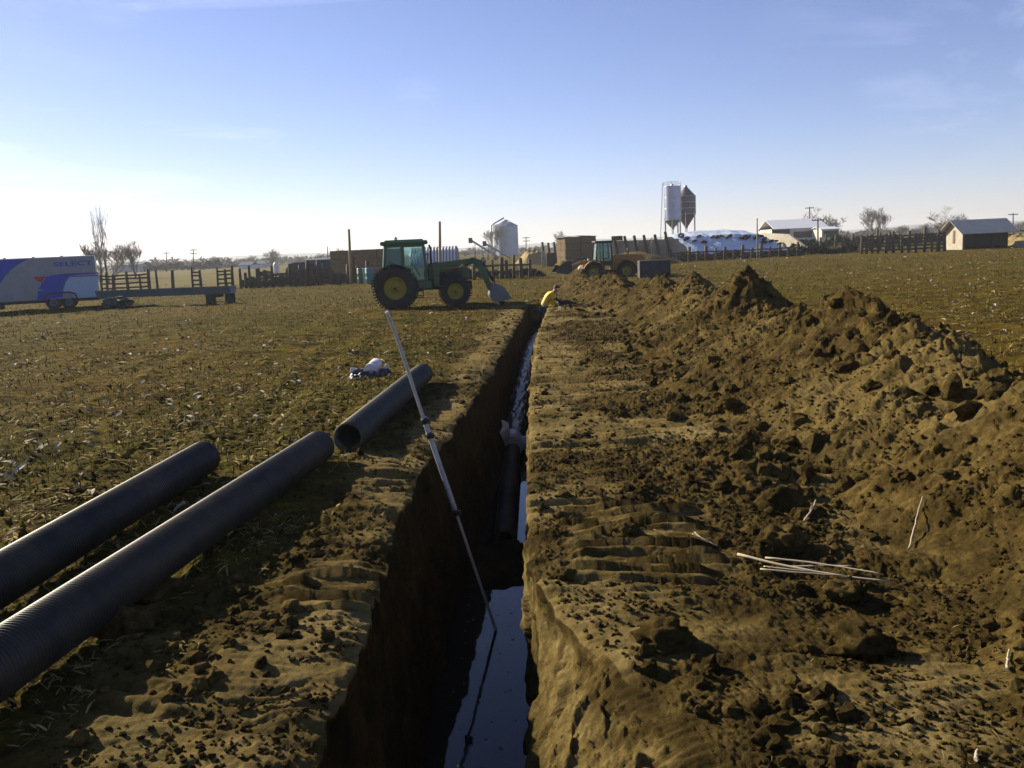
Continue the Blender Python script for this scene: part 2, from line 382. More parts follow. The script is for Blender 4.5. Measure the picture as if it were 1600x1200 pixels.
# ------------------------------------------------------------------ ground with the trench cut into it (one swept sheet)
def build_ground():
    ys = [-8.0]
    while ys[-1] < 2.6: ys.append(ys[-1] + .25)
    while ys[-1] < 36: ys.append(ys[-1] + max(.009, .0032*ys[-1]))
    while ys[-1] < 120: ys.append(ys[-1]*1.014)
    while ys[-1] < 4500: ys.append(ys[-1]*1.06)
    Y = np.array(ys)
    t_lo = np.linspace(1, 0, 230)[:-1]          # outer fan
    t_li = np.linspace(3.6, 0, 250)             # inner, distance from edge
    t_li = t_li**1.15/3.6**.15
    tw = np.linspace(0, 1, 70)[1:]
    tf = np.linspace(0, 1, 34)[1:-1]
    twr = np.concatenate([np.linspace(1, .3, 60)[:-1], np.linspace(.3, 0, 120)[:-1]])
    t_ri = np.linspace(0, 1, 420)**1.1*3.6
    t_ro = np.linspace(0, 1, 150)[1:]
    nA, nB, nC, nD, nE, nF, nG = len(t_lo), len(t_li), len(tw), len(tf), len(twr), len(t_ri), len(t_ro)
    nc = nA+nB+nC+nD+nE+nF+nG; nr = len(Y)
    y2 = Y[:, None]
    xl = edge_l(Y)[:, None]; xr = edge_r(Y)[:, None]
    close = smooth(33.6, 34.2, y2)
    fan = 3.5 + .78*np.clip(y2, 2, 5000)
    X = np.zeros((nr, nc)); Z = np.zeros((nr, nc)); YY = np.repeat(y2, nc, 1); zone = np.zeros((nr, nc, 4))
    a = 0
    X[:, a:a+nA] = xl - 3.6 - fan*(t_lo[None]**1.35); a += nA
    X[:, a:a+nB] = xl - t_li[None]; iL = a+nB-1; a += nB
    fz = floor_z(Y)[:, None]
    xlb = -.93 + (xl+1.1)*.8; xrb = np.minimum(-.26 + (np.interp(Y, _ry, _rx)[:, None]+.2)*smooth(8, 20, y2), xr)
    zedgeL = ground_z(xl, y2); zedgeR = ground_z(xr, y2)
    # left wall
    s = tw[None]; C = slice(a, a+nC)
    zz = zedgeL + (fz - zedgeL)*s
    prof = np.interp(s, [0, .04, .12, 1], [0, .03, .02, 0])
    wx = xl + (xlb - xl)*s - prof*.6
    wx = wx + .05*perlin(YY[:, C]*1.1, zz*.9, 61.)*smooth(0, .1, s) + .018*perlin(YY[:, C]*5, zz*3.5, 62.)*smooth(0, .1, s) + .006*perlin(YY[:, C]*24, zz*8, 63.)
    X[:, C] = wx; Z[:, C] = zz; zone[:, C, 2] = np.clip(smooth(.06, .3, s + .1*perlin(YY[:, C]*2, zz*2, 64.))*.15, 0, 1); a += nC  # far less sand than the right wall: shade put into the colour
    # floor
    D = slice(a, a+nD); s = tf[None]
    X[:, D] = xlb + (xrb-xlb)*s; Z[:, D] = fz + .06*perlin(X[:, D]*2.2, YY[:, D]*1.6, 65.) + .025*perlin(X[:, D]*8, YY[:, D]*8, 66.); a += nD
    # right wall with the caved, sloping shoulder near the camera
    E = slice(a, a+nE); s = twr[None]
    zz = zedgeR + (fz - zedgeR)*s
    ym = np.minimum(xr, -.17 + .05*smooth(5.5, 3, y2))
    sh = smooth(6.2, 4.6, y2)
    wv = np.where(s < .26, xr + (ym-xr)*(s/.26)**(.75), ym + (xrb-ym)*(s-.26)/.74)
    wx = wv*sh + (xr + (xrb-xr)*s)*(1-sh)
    k = smooth(0, .05, s)
    sx = wx*1.0; dg = YY[:, E]*1.0 + sx*.5 + .15*perlin(YY[:, E]*2, zz*2, 60.)
    chip = cobble(YY[:, E] + 0*zz, zz*.8 + sx, .20, 21., .35)*.35 + cobble(YY[:, E] + 0*zz, zz*.8 + sx, .07, 23., .3)*.5 + cobble(YY[:, E] + 0*zz, zz*.8 + sx, .03, 25., .4)*.5
    chip = chip - .05 + .12*cobble(YY[:, E] + .1*sx, zz*.9 + sx*.5, .42, 27., 1.) + .05*smooth(.1, .14, perlin(YY[:, E]*1.2, zz*2 - sx, 79.))
    wx = wx - k*chip + k*(.035*perlin(YY[:, E]*1.6, zz*1.3+sx, 67.) + .022*np.tanh(4*perlin(YY[:, E]*2.3, (zz+sx)*1.1, 68.)) + .006*perlin(YY[:, E]*21, zz*16+sx*9, 70.) + .004*perlin(YY[:, E]*50, zz*30+sx*19, 75.))
    shz = sh*k*smooth(.30, .2, s)
    zz = zz + shz*(.8*cobble(YY[:, E], sx, .16, 41., .6) + .8*cobble(YY[:, E], sx, .07, 43., .7) + .7*cobble(YY[:, E], sx, .033, 45., .7) + .05*perlin(YY[:, E]*2.2, sx*2.2, 46.) + .016*perlin(YY[:, E]*9, sx*9, 47.) + .008*perlin(YY[:, E]*26, sx*26, 48.) + .03*np.tanh(6*perlin(YY[:, E]*1.1 + sx*1.5, sx*.4 - YY[:, E]*.5, 49.)))
    X[:, E] = wx; Z[:, E] = zz; zone[:, E, 2] = smooth(.02, .12, s + .06*perlin(YY[:, E]*3, zz*3, 71.) + .05*perlin(YY[:, E]*9, zz*9, 72.))*(1-.75*smooth(.15, .4, perlin(YY[:, E]*2.2+sx, zz*1.1, 77.)+.4*perlin(YY[:, E]*8, zz*5, 78.))); a += nE
    X[:, a:a+nF] = xr + t_ri[None]; iR = a; a += nF
    X[:, a:a+nG] = xr + 3.6 + fan*(t_ro[None]**1.35)
    # beyond the end of the trench: pull the section shut
    top = np.ones(nc, bool); top[iL+1:iR] = False
    Zt = ground_z(X, YY)
    zlin = np.where(top[None], 0, 1)
    Z = np.where(top[None], Zt, Z)
    xs = np.linspace(0, 1, nc - nA - nB - nF - nG + 2)[1:-1]
    inner = slice(iL+1, iR)
    Xflat = xl + (xr-xl)*xs[None]
    X[:, inner] = X[:, inner]*(1-close) + Xflat*close
    zin = ground_z(X[:, inner], YY[:, inner])
    Z[:, inner] = Z[:, inner]*(1-close) + (zin)*close
    # zones
    fw = field_w(X, YY)
    far = smooth(33, 36, YY)
    zone[..., 0] = np.where(top[None], fw, fw*close)
    m = smooth(-.1, .35, perlin2(X*.45, YY*.6, 33.) + .35*smooth(.9, .2, X)*smooth(-.6, -.2, X) + .62*smooth(-1.9, -1.35, X)*smooth(-.6, -.9, X))
    patch = smooth(.15, .8, m*.8 + .4*perlin2(X*.9, YY*2.6, 73.) + .2*perlin2(X*3, YY*9, 74.))*(1-fw)*.8
    patch = np.maximum(patch, .75*groove_w(X, YY)*smooth(-.3, .2, perlin2(X*4, YY*14, 25.)))
    zone[..., 2] = np.where(top[None], patch, zone[..., 2])
    zone[..., 3] = np.where(top[None], 0, (1-close)*smooth(-.15, -.9, Z + .15*perlin(YY*1.5, Z*2, 76.)))  # alpha: painted trench shade, growing with depth
    zone[:, nA+nB:nA+nB+nC, 3] = np.maximum(zone[:, nA+nB:nA+nB+nC, 3], .8*(1-close))  # left wall, turned from the sun, gets painted shade over its whole height
    zone[..., 1] = smooth(70, 76, YY)*smooth(-12, -20, X + .05*YY)*smooth(400, 250, YY)
    print('ground', nr, nc)
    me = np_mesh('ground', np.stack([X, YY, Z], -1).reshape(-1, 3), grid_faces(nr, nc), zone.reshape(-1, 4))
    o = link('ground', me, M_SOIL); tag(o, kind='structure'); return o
build_ground()

def build_heap():
    ys = [1.6]
    while ys[-1] < 52: ys.append(ys[-1] + max(.011, .0034*ys[-1]))
    Y = np.array(ys); Xs = np.concatenate([np.linspace(.7, 4.4, 430), np.linspace(4.41, 6.6, 150)])
    X, YY = np.meshgrid(Xs, Y)
    X = X + (heap_c(YY) - 4.0); U = X - (heap_c(YY) - 4.0)
    H = heap_h(X, YY)
    H = np.minimum(H, 3)
    edge = np.minimum(np.minimum(U-.7, 6.6-U), np.minimum(YY-1.6, 52-YY)); H = np.where(edge < .05, -.35, H)
    X2 = X + .03*perlin(X*4, YY*4, 81.); Y2 = YY + .03*perlin(X*4, YY*4, 83.)
    zone = np.zeros(X.shape + (4,))
    zone[..., 2] = smooth(.05, .7, perlin2(X*.4, YY*.35, 84.) - .2*smooth(14, 22, YY) + .35*smooth(9, 5, YY)*smooth(1.8, 3, X))*.42
    F = grid_faces(*X.shape); Hf = H.ravel()
    F = F[(Hf[F].max(1) > -.3)]
    me = np_mesh('spoil_heap', np.stack([X2, Y2, H], -1).reshape(-1, 3), F, zone.reshape(-1, 4))
    o = link('spoil_heap', me, M_SOIL)
    tag(o, 'long brown heap of dug soil with two pointed peaks right of the trench', 'soil heap')
    return o
build_heap()
# ------------------------------------------------------------------ water
def build_water():
    m, t, b = newmat('ditch_water'); 
    b.inputs['Base Color'].default_value = (.012, .014, .012, 1); b.inputs['Roughness'].default_value = .03
    b.inputs['IOR'].default_value = 1.33; b.inputs['Specular IOR Level'].default_value = .5
    n = noise(t, 5, 3, .5, mapping=(1, 1, 1)); 
    t.links.new(bump(t, n.outputs['Fac'], .12, .01), b.inputs['Normal'])
    xs = np.linspace(-1.5, .2, 12); ys = np.linspace(-7, 21, 60); X, Y = np.meshgrid(xs, ys)
    me = np_mesh('water', np.stack([X, Y, np.full(X.shape, WATER_Z)], -1).reshape(-1, 3), grid_faces(*X.shape))
    tag(link('water', me, m), kind='structure')
build_water()

# ------------------------------------------------------------------ corrugated drain pipes
def pipe_mat(name, col, rough, dust):
    m, t, b = newmat(name)
    n = noise(t, 9, 6, .6); n2 = noise(t, 1.2, 6, .7)
    r = ramp(t, [(.35, (.7,)*3), (.7, (1.3,)*3)]); t.links.new(n.outputs['Fac'], r.inputs[0])
    c = mixc(t, 1.0, col, r.outputs[0], 'MULTIPLY')
    r2 = ramp(t, [(.42, (0,)*3), (.72, (dust,)*3)]); t.links.new(n2.outputs['Fac'], r2.inputs[0])
    c = mixc(t, r2.outputs[0], c, (.085, .064, .036)); b.inputs['Specular IOR Level'].default_value = .3
    t.links.new(c, b.inputs['Base Color']); b.inputs['Roughness'].default_value = rough
    return m
M_PIPE = pipe_mat('black_drain_pipe', (.024, .0235, .022), .48, .75)
M_PIPE2 = pipe_mat('dusty_drain_pipe', (.045, .052, .050), .5, .5)
def corrugated(name, a, b, r, mat, pitch=.028, amp=.0095, n=44, sag=0.0, parent=None, thick=.012):
    a = Vector(a); b = Vector(b); L_ = (b-a).length
    m = int(L_/pitch*6); s = np.linspace(0, 1, m+1); d = np.array((b-a)/L_)
    ref = np.array([0, 0, 1.0]); sx = np.cross(d, ref); sx /= np.linalg.norm(sx); up = np.cross(sx, d)
    wv = np.cos(s*L_/pitch*2*np.pi); rr = r + amp*np.sign(wv)*np.abs(wv)**.6
    th = np.linspace(0, 2*np.pi, n, endpoint=False)
    ctr = np.array(a)[None] + s[:, None]*L_*d[None] + (-sag*4*s*(1-s))[:, None]*up[None]
    def ring(cs, rad): return cs[:, None, :] + rad[:, None, None]*(np.cos(th)[None, :, None]*sx[None, None] + np.sin(th)[None, :, None]*up[None, None])
    out = ring(ctr, rr)
    si = np.linspace(0, 1, 30); ci = np.array(a)[None] + si[:, None]*L_*d[None] + (-sag*4*si*(1-si))[:, None]*up[None]
    inn = ring(ci, np.full(30, r-thick-amp))
    V = np.concatenate([out.reshape(-1, 3), inn.reshape(-1, 3)])
    def tube_faces(k, off, rev):
        i = np.arange(k-1)[:, None]*n + np.arange(n)[None]; j = np.arange(k-1)[:, None]*n + (np.arange(n)[None]+1) % n
        f = np.stack([i, j, j+n, i+n], -1).reshape(-1, 4) + off
        return f[:, ::-1] if rev else f
    k = np.arange(n); k2 = (k+1) % n; o2 = (m+1)*n
    e0 = np.stack([k, o2+k, o2+k2, k2], -1); e1 = np.stack([m*n+k, m*n+k2, o2+29*n+k2, o2+29*n+k], -1)
    F = np.concatenate([tube_faces(m+1, 0, False), tube_faces(30, o2, True), e0, e1])
    return link(name, np_mesh(name, V, F), mat, parent)
r0 = .155
o = corrugated('drain_pipe', (-3.56, 2.4, r0+.02), (-3.40, 8.55, r0+.05), r0, M_PIPE)
tag(o, 'black corrugated drain pipe lying farthest left on the stubble, farthest from the trench', 'pipe', 'corrugated drain pipes laid beside the trench')
o = corrugated('drain_pipe', (-2.86, 2.6, r0+.05), (-2.37, 9.0, r0+.02), r0, M_PIPE)
tag(o, 'long black corrugated drain pipe with a sunlit top edge, middle one of the three', 'pipe', 'corrugated drain pipes laid beside the trench')
pc = G(546, 708); pf = G(660, 600)
o = corrugated('drain_pipe', (pc.x, pc.y, r0+.02), (pf.x+.02, pf.y, r0+.02), r0, M_PIPE2)
tag(o, 'shorter dusty grey drain pipe with a dark open end, crossed by the measuring rod', 'pipe', 'corrugated drain pipes laid beside the trench')

# pipe already laid on the trench floor, wrapped beyond the junction
o = corrugated('drain_pipe', (-.62, 11.2, -1.64), (-.66, 15.9, -1.52), .14, M_PIPE, n=30)
tag(o, 'black drain pipe in the muddy trench bottom, on the near side of the grey junction', 'pipe')
jn = empty('pipe_junction', (-.66, 16.1, -1.45))
tag(jn, 'grey plastic pipe junction set across the trench bottom where the laid pipes meet', 'pipe junction')
M_GREY = plain('grey_pvc', (.55, .55, .50), .45, var=.3, dirt=(.08, .06, .035))
m_ = MB()
pts = [Vector((-.26, -.22, .40)), Vector((-.25, -.14, .20)), Vector((-.14, -.04, .04)), Vector((.10, .03, .0))]
m_.tube(pts, [.22, .22, .20, .18], 22); m_.build('elbow', M_GREY, jn)
m_ = MB(); m_.tube([(.05, .0, .02), (.50, .0, .04)], .13, 20); m_.build('side_outlet', M_GREY, jn)
m_ = MB(); m_.tube([(-.02, -.22, 0), (-.02, .38, .02)], .21, 22); m_.build('collar', M_GREY, jn)
# wrapped pipe
def wrapped():
    m, t, b = newmat('black_plastic_film'); b.inputs['Base Color'].default_value = (.022, .024, .028, 1); b.inputs['Roughness'].default_value = .34
    n = noise(t, 7, 5, .6, mapping=(3, .8, 3)); t.links.new(bump(t, n.outputs['Fac'], .4, .04), b.inputs['Normal'])
    ny, na = 200, 40; ys = np.linspace(16.5, 30.5, ny); th = np.linspace(-.25, np.pi+.25, na)
    Yg, T = np.meshgrid(ys, th, indexing='ij'); zc = np.interp(Yg, [16.5, 21, 26, 31.2], [-1.48, -1.25, -1.05, -.95]); xc = np.interp(Yg, [16, 22, 27, 31.2], [-.66, -.58, -.42, -.18])
    rr = .20 + .035*perlin(Yg*1.7, T*2, 91.) + .02*perlin(Yg*5, T*4, 92.) + .06*np.clip(np.abs(T-np.pi/2)-1.2, 0, 1)
    V = np.stack([xc + rr*np.cos(T)*1.05, Yg, zc + rr*np.sin(T)], -1).reshape(-1, 3)
    me = np_mesh('wrapped_pipe', V, grid_faces(ny, na)); o = link('wrapped_pipe', me, m)
    sm = o.modifiers.new('s', 'SOLIDIFY'); sm.thickness = .02
    tag(o, 'pipe wrapped in glossy black plastic film in the trench beyond the grey junction', 'pipe')
wrapped()

# ------------------------------------------------------------------ measuring rod leaning on the left bank, standing in the water
def build_rod():
    p0 = G(775, 985, WATER_Z); p0 = Vector((p0.x, p0.y, WATER_Z - .12))
    pix = [(775, 985, None), (735, 868, None), (702, 770, None), (671, 680, None), (650, 618, None), (632, 562, None), (616, 516, None), (604, 487, None)]
    ys = np.interp(range(8), [0, 3, 7], [G(775, 985, WATER_Z).y, 8.75, 8.3])
    pts = [P(a, b, ys[i]) for i, (a, b, _) in enumerate(pix)]
    d = (pts[0]-pts[1]).normalized(); pts[0] = pts[0] + d*.12
    root = empty('measuring_rod', pts[0]); q = [p - pts[0] for p in pts]
    tag(root, 'long thin measuring rod leaning on the left bank, its foot in the water', 'measuring rod')
    rodm = plain('rod_fibreglass', (.44, .45, .47), .4, var=.25, nscale=14, dirt=(.12, .10, .07))
    dk = plain('rod_clamp_black', (.02, .02, .02), .5)
    # three telescoping sections along a smooth curve
    fine = []
    for i in range(len(q)-1):
        for k in range(6): 
            t = k/6; p_1 = q[max(i-1, 0)]; p_2 = q[i]; p_3 = q[i+1]; p_4 = q[min(i+2, len(q)-1)]
            fine.append(.5*((2*p_2) + (-p_1+p_3)*t + (2*p_1-5*p_2+4*p_3-p_4)*t*t + (-p_1+3*p_2-3*p_3+p_4)*t**3))
    fine.append(q[-1]); n = len(fine)
    def sec(i0, i1, r): 
        m = MB(); m.tube(fine[i0:i1+1], r, 10); return m
    sec(0, 10, .016).build('section', rodm, root); sec(10, 20, .026).build('section', rodm, root); sec(20, n-1, .017).build('section', rodm, root)
    for i in (10, 18, 20): 
        m = MB(); d = (fine[i+1]-fine[i]).normalized(); m.tube([fine[i]-d*.03, fine[i]+d*.03], .033, 12); m.box(fine[i]+Vector((.035, -.02, 0)), (.03, .04, .05)); m.build('clamp', dk, root)
    return root
build_rod()

# ------------------------------------------------------------------ scattered clods and crop litter
def rock_shape(seed, sub=2):
    bm = bmesh.new(); bmesh.ops.create_icosphere(bm, subdivisions=sub, radius=1.0)
    V = np.array([v.co[:] for v in bm.verts]); bm.faces.ensure_lookup_table(); F = np.array([[v.index for v in f.verts] for f in bm.faces]); bm.free()
    n = perlin(V[:, 0]*1.3+seed*9.1, V[:, 1]*1.3, V[:, 2]*1.3+seed) * .45 + perlin(V[:, 0]*3.2+seed*5.7, V[:, 1]*3.2, V[:, 2]*3.2)*.3 + perlin(V[:, 0]*7.2+seed*5.7, V[:, 1]*7.2, V[:, 2]*7.2)*.12*(sub > 2)
    V = V*(1 + n[:, None]); V[:, 2] *= .75
    return V, F
def rotz_many(V, ang, tilt, tdir):
    """V (k,3), per-instance rotations -> (n,k,3)"""
    ca, sa = np.cos(ang), np.sin(ang); n = len(ang)
    Rz = np.zeros((n, 3, 3)); Rz[:, 0, 0] = ca; Rz[:, 0, 1] = -sa; Rz[:, 1, 0] = sa; Rz[:, 1, 1] = ca; Rz[:, 2, 2] = 1
    ct, st = np.cos(tilt), np.sin(tilt)
    Rx = np.zeros((n, 3, 3)); Rx[:, 0, 0] = 1; Rx[:, 1, 1] = ct; Rx[:, 1, 2] = -st; Rx[:, 2, 1] = st; Rx[:, 2, 2] = ct
    return np.einsum('nij,njk,mk->nmi', Rz, Rx, V)
def surf(x, y):
    return np.maximum(ground_z(x, y), heap_h(x, y))
rs = np.random.RandomState(3)
def fan_points(n, y0, y1, pw=1.0, xmin=-1.1, xmax=.95):
    """points spread over what the camera sees, thinning with distance"""
    u = rs.rand(n); y = y0*(y1/y0)**(u**pw); x = (xmin + (xmax-xmin)*rs.rand(n))*(y*.66) ; return x, y
def off_trench(x, y, m=.03): return (x < edge_l(y)-m) | (x > edge_r(y)+m) | (y > 34.3)
def scatter(name, x, y, size, label, cat, mat, shapes, zoff=-.25, zone=(0, 0, 0, 0), pitch=.6):
    z = surf(x, y); Vs = []; Fs = []; base = 0
    which = rs.randint(0, len(shapes), len(x))
    for k, (V, F) in enumerate(shapes):
        i = np.where(which == k)[0]
        if not len(i): continue
        q = rotz_many(V, rs.rand(len(i))*6.28, rs.randn(len(i))*pitch, None)*size[i][:, None, None]*(1+.25*rs.randn(len(i), 1, 3)*.6)
        q = q + np.stack([x[i], y[i], z[i]+size[i]*(-zoff if zoff < 0 else zoff)*.6], -1)[:, None]
        Vs.append(q.reshape(-1, 3)); Fs.append((F[None] + (np.arange(len(i))*len(V))[:, None, None] + base).reshape(-1, F.shape[1])); base += len(i)*len(V)
    V = np.concatenate(Vs); F = np.concatenate(Fs)
    o = link(name, np_mesh(name, V, F, np.tile(zone, (len(V), 1)), smooth_=False), mat)
    tag(o, label, cat, kind='stuff'); return o
shapes2 = [rock_shape(k, 2) for k in range(7)]; shapes1 = [rock_shape(k+20, 1) for k in range(5)]
# fine crumbs over dug ground and heap
x, y = fan_points(42000, 3.0, 40, .85)
ok = off_trench(x, y) & (field_w(x, y) < .5) & (perlin2(x*.9, y*.9, 101.) + .5*perlin2(x*3, y*3, 102.) > -.08) & (groove_w(x, y) < .5*rs.rand(len(x)))
x, y = x[ok], y[ok]; sz = .006 + .014*rs.rand(len(x))**3 + .0006*y
scatter('soil_crumbs', x, y, sz, 'fine brown crumbs of soil strewn over the dug banks', 'soil', M_SOIL, shapes1)
x, y = fan_points(9000, 3.0, 42, .8, -.9, 1.0)
hp = heap_h(x, y) > ground_z(x, y)
cl = perlin2(x*.8, y*.8, 103.) + .4*perlin2(x*2.5, y*2.5, 104.)
toe = (heap_h(x, y) < .35) & (heap_h(x, y) > -.3)
ok = off_trench(x, y, .08) & (field_w(x, y) < .6) & (((cl > .12) | (toe & (cl > -.25)))) & (groove_w(x, y) < .3)
x, y = x[ok], y[ok]; sz = .014 + .042*rs.rand(len(x))**2.6
y3 = 6.6*(6.5**rs.rand(420)); side = rs.rand(420) < .62; x3 = np.where(side, heap_c(y3) + .55*rs.randn(420), heap_c(y3) - 2.0 + .35*rs.randn(420)); s3 = .04 + .075*rs.rand(420)**2
x, y, sz = np.concatenate([x, x3]), np.concatenate([y, y3]), np.concatenate([sz, s3])
scatter('soil_clods', x, y, sz, 'loose clods of dug soil lying on the banks and heap', 'soil', M_SOIL, shapes2)
# crumbs out in the field
x, y = fan_points(9000, 4, 45, .8, -1.1, 1.1); ok = (field_w(x, y) > .5) & ((x < 0) | (x > 5.6)); x, y = x[ok], y[ok]
scatter('field_clods', x, y, .008 + .03*rs.rand(len(x))**3, 'small clods of earth showing through the stubble', 'soil', M_SOIL, shapes1, zone=(0, 0, 0, 0))
# larger single clods
def clod(px, py, s, seed, z=0.0):
    g = G(px, py, z); zz = float(surf(np.array([g.x]), np.array([g.y]))[0]); g = G(px, py, zz)
    zz = float(surf(np.array([g.x]), np.array([g.y]))[0])
    V, F = rock_shape(seed+50, 4)
    V = V*s*np.array([1.1, .95, .9]); V[:, 2] += zz + s*.25; V[:, 0] += g.x; V[:, 1] += g.y
    return link('dirt_clod', np_mesh('dirt_clod', V, F, np.tile((0, 0, 0, 0), (len(V), 1))), M_SOIL)
for k, (px, py, s, z, lb) in enumerate((
    (1140, 632, .11, .2, 'dark clod shaped like a cube lying alone on the lower slope of the heap'),
    (1222, 790, .15, .0, 'big dark clod at the heap foot, just left of a pale upright stalk'),
    (1222, 850, .14, .0, 'large clod directly nearer the camera than the biggest clod at the foot of the heap'),
    (1320, 935, .10, .0, 'rounded clod lying right under the long pale corn stalk'),
    (1345, 1020, .13, .0, 'large rough clod with deep shadow, nearest the camera on the right bank'),
    (1230, 700, .09, .0, 'clod at the toe of the heap, above the big pair of clods'),
    (880, 905, .08, .0, 'clod on the right trench edge beside the layered scrape marks'),
    (975, 835, .09, .0, 'clod on the right bank just beyond the layered scrape marks'),
    (1040, 1010, .14, .0, 'crumbly dark lump on the broken right trench edge, above the sandy slope'),
    (1165, 430, .12, 1.45, 'small block of soil perched on top of the farther peak of the heap'),
    (240, 935, .17, .0, 'crumbly mound of clods in the shadow right of the long black pipe'),
    (205, 985, .15, .0, 'low clod at the near left, half hidden in the shadow of the long pipe'))):
    tag(clod(px, py, s, k, z), lb, 'clod', 'large clods of dug soil')

# straw, husks, weeds on the field
def leafm(name, c1, c2, rough=.8, transl=.0):
    m, t, b = newmat(name); g = t.nodes.new('ShaderNodeNewGeometry'); r = ramp(t, [(0, c1), (1, c2)]); t.links.new(g.outputs['Random Per Island'], r.inputs[0])
    t.links.new(r.outputs[0], b.inputs['Base Color']); b.inputs['Roughness'].default_value = rough; b.inputs['Specular IOR Level'].default_value = .06
    return m
def strip(nseg, w, curl, bend):
    t = np.linspace(0, 1, nseg+1); wd = w*np.sin(np.pi*np.clip(t*.86+.1, 0, 1))**.6
    V = []
    for i, a in enumerate(t): 
        V += [(-wd[i]/2, a-.5, bend*math.sin(a*3.1) + curl*.5), (0, a-.5, bend*math.sin(a*3.1)), (wd[i]/2, a-.5, bend*math.sin(a*3.1)+curl*.5)]
    F = []
    for i in range(nseg): 
        for k in range(2): F.append((i*3+k, i*3+k+1, i*3+k+4, i*3+k+3))
    return np.array(V), np.array(F)
def litter(name, n, y0, y1, mat, label, cat, l0, l1, wr, tilt, dens, xr=(-1.1, 1.1), fieldmin=.45, pw=.75, up=False, bendr=(.0, .10)):
    shp = [strip(3, wr*(.6+.8*rs.rand()), wr*rs.rand()*.6, bendr[0]+(bendr[1]-bendr[0])*rs.rand()) for _ in range(8)]
    if up: shp = [(np.stack([V[:, 0], V[:, 2]*1.0, V[:, 1]+.5], -1), F) for V, F in shp]
    x, y = fan_points(n, y0, y1, pw, *xr); ok = (field_w(x, y) > fieldmin) & off_trench(x, y, .1) & (perlin2(x*.5, y*.5, dens) + .5*perlin2(x*2, y*2, dens+1) > -.35 + .5*rs.rand(len(x)))
    x, y = x[ok], y[ok]; z = surf(x, y); sz = (l0 + (l1-l0)*rs.rand(len(x))**1.5)*(1+.02*y)*(.55+.45*smooth(4, 9, y))
    Vs = []; Fs = []; base = 0; wh = rs.randint(0, 8, len(x))
    for k, (V, F) in enumerate(shp):
        i = np.where(wh == k)[0]; q = rotz_many(V, rs.rand(len(i))*6.28, rs.randn(len(i))*tilt, None)*sz[i][:, None, None]
        q = q + np.stack([x[i], y[i], z[i] + (.0 if up else .012)], -1)[:, None]
        Vs.append(q.reshape(-1, 3)); Fs.append((F[None] + (np.arange(len(i))*len(V))[:, None, None] + base).reshape(-1, 4)); base += len(i)*len(V)
    V = np.concatenate(Vs); F = np.concatenate(Fs); o = link(name, np_mesh(name, V, F, smooth_=False), mat); tag(o, label, cat, kind='stuff'); return o
M_HUSK = leafm('pale_husk', (.20, .165, .10), (.48, .42, .31)); M_STRAW = leafm('straw', (.08, .058, .014), (.34, .26, .09)); M_WEED = leafm('olive_weed', (.030, .029, .005), (.085, .074, .016))
M_GOLD = leafm('dry_weed', (.05, .037, .010), (.18, .135, .042))
litter('corn_husks', 5500, 4.2, 95, M_HUSK, 'pale dry corn husks and cobs scattered over the stubble field', 'crop litter', .05, .20, .28, .22, 111., bendr=(.08, .3), pw=.62)
litter('straw_litter', 70000, 3.6, 90, M_STRAW, 'brown straw and leaf scraps covering the stubble field', 'crop litter', .05, .17, .12, .25, 113., pw=.75)
litter('field_weeds', 42000, 3.8, 75, M_WEED, 'short olive green weeds growing through the stubble', 'weeds', .03, .08, .16, .95, 115., up=True, pw=.72)
litter('dry_stubble', 36000, 3.8, 80, M_GOLD, 'short broken corn stubble and dead grass on the field', 'stubble', .03, .10, .12, 1.0, 118., up=True, pw=.72)
litter('bank_straw', 1800, 3.2, 30, M_STRAW, 'bits of straw pressed into the dug right bank', 'crop litter', .03, .12, .10, .2, 120., xr=(-.5, 1.0), fieldmin=-1, pw=.8)
litter('bank_weeds', 9000, 3.4, 40, M_WEED, 'sparse green sprouts left on the dug banks', 'weeds', .015, .04, .2, .5, 121., xr=(-.5, 1.0), fieldmin=-1, up=True, pw=.8)
# single corn stalks
def stalk(p, q, r, label, strands=1, spread=.0, zadd=.02, q2z=0.0, seed=1):
    a = G(*p); e = G(*q); rr_ = random.Random(seed); root = None
    for s in range(strands):
        n = 12; pts = []; t0 = rr_.uniform(0, .35) if s else 0; t1 = rr_.uniform(.6, 1) if s else 1
        dx, dy = rr_.uniform(-1, 1)*spread, rr_.uniform(-1, 1)*spread; side = Vector((e.y-a.y, a.x-e.x, 0)).normalized()
        for i in range(n):
            t = t0 + (t1-t0)*i/(n-1); v = a.lerp(e, t); z = float(surf(np.array([v.x]), np.array([v.y]))[0])
            off = side*(dx*(1-t)**2 + dy*t + .05*math.sin(3.1*t+s)*min(1, spread*20) + .010*perlin(np.array([t*6.]), 0., s+seed)[0])
            pts.append([v.x+off.x, v.y+off.y, z])
        zz = np.array([q_[2] for q_ in pts]); ii = np.arange(n); lf = np.polyfit(ii, zz, 1); base = np.polyval(lf, ii); base = base + .55*max(0, (zz-base).max()) + zadd
        P_ = [Vector((q_[0], q_[1], base[i] + .010*s + q2z*i/(n-1))) for i, q_ in enumerate(pts)]
        if root is None:
            root = empty('corn_stalk', P_[0]); tag(root, label, 'corn stalk', 'loose corn stalks on the right bank'); o0 = P_[0].copy()
        m = MB(); rad = r*(1 if s == 0 else rr_.uniform(.35, .7)); m.tube([v-o0 for v in P_], [rad*(1.1-.55*i/n)*(1+.12*rr_.uniform(-1, 1)) for i in range(n)], 7); m.build('stem' if s == 0 else 'fibre', M_HUSK, root)
    return root
stalk((1150, 872), (1392, 918), .009, 'long pale split corn stalk lying across the right bank below the heap', 4, .05, seed=3)
stalk((1188, 893), (1325, 910), .005, 'thin pale stalk lying tight against the near side of the long split one', 2, .01, seed=5)
stalk((1085, 848), (1120, 860), .005, 'short pale stalk left of the long split corn stalk', 2, .02, seed=7)
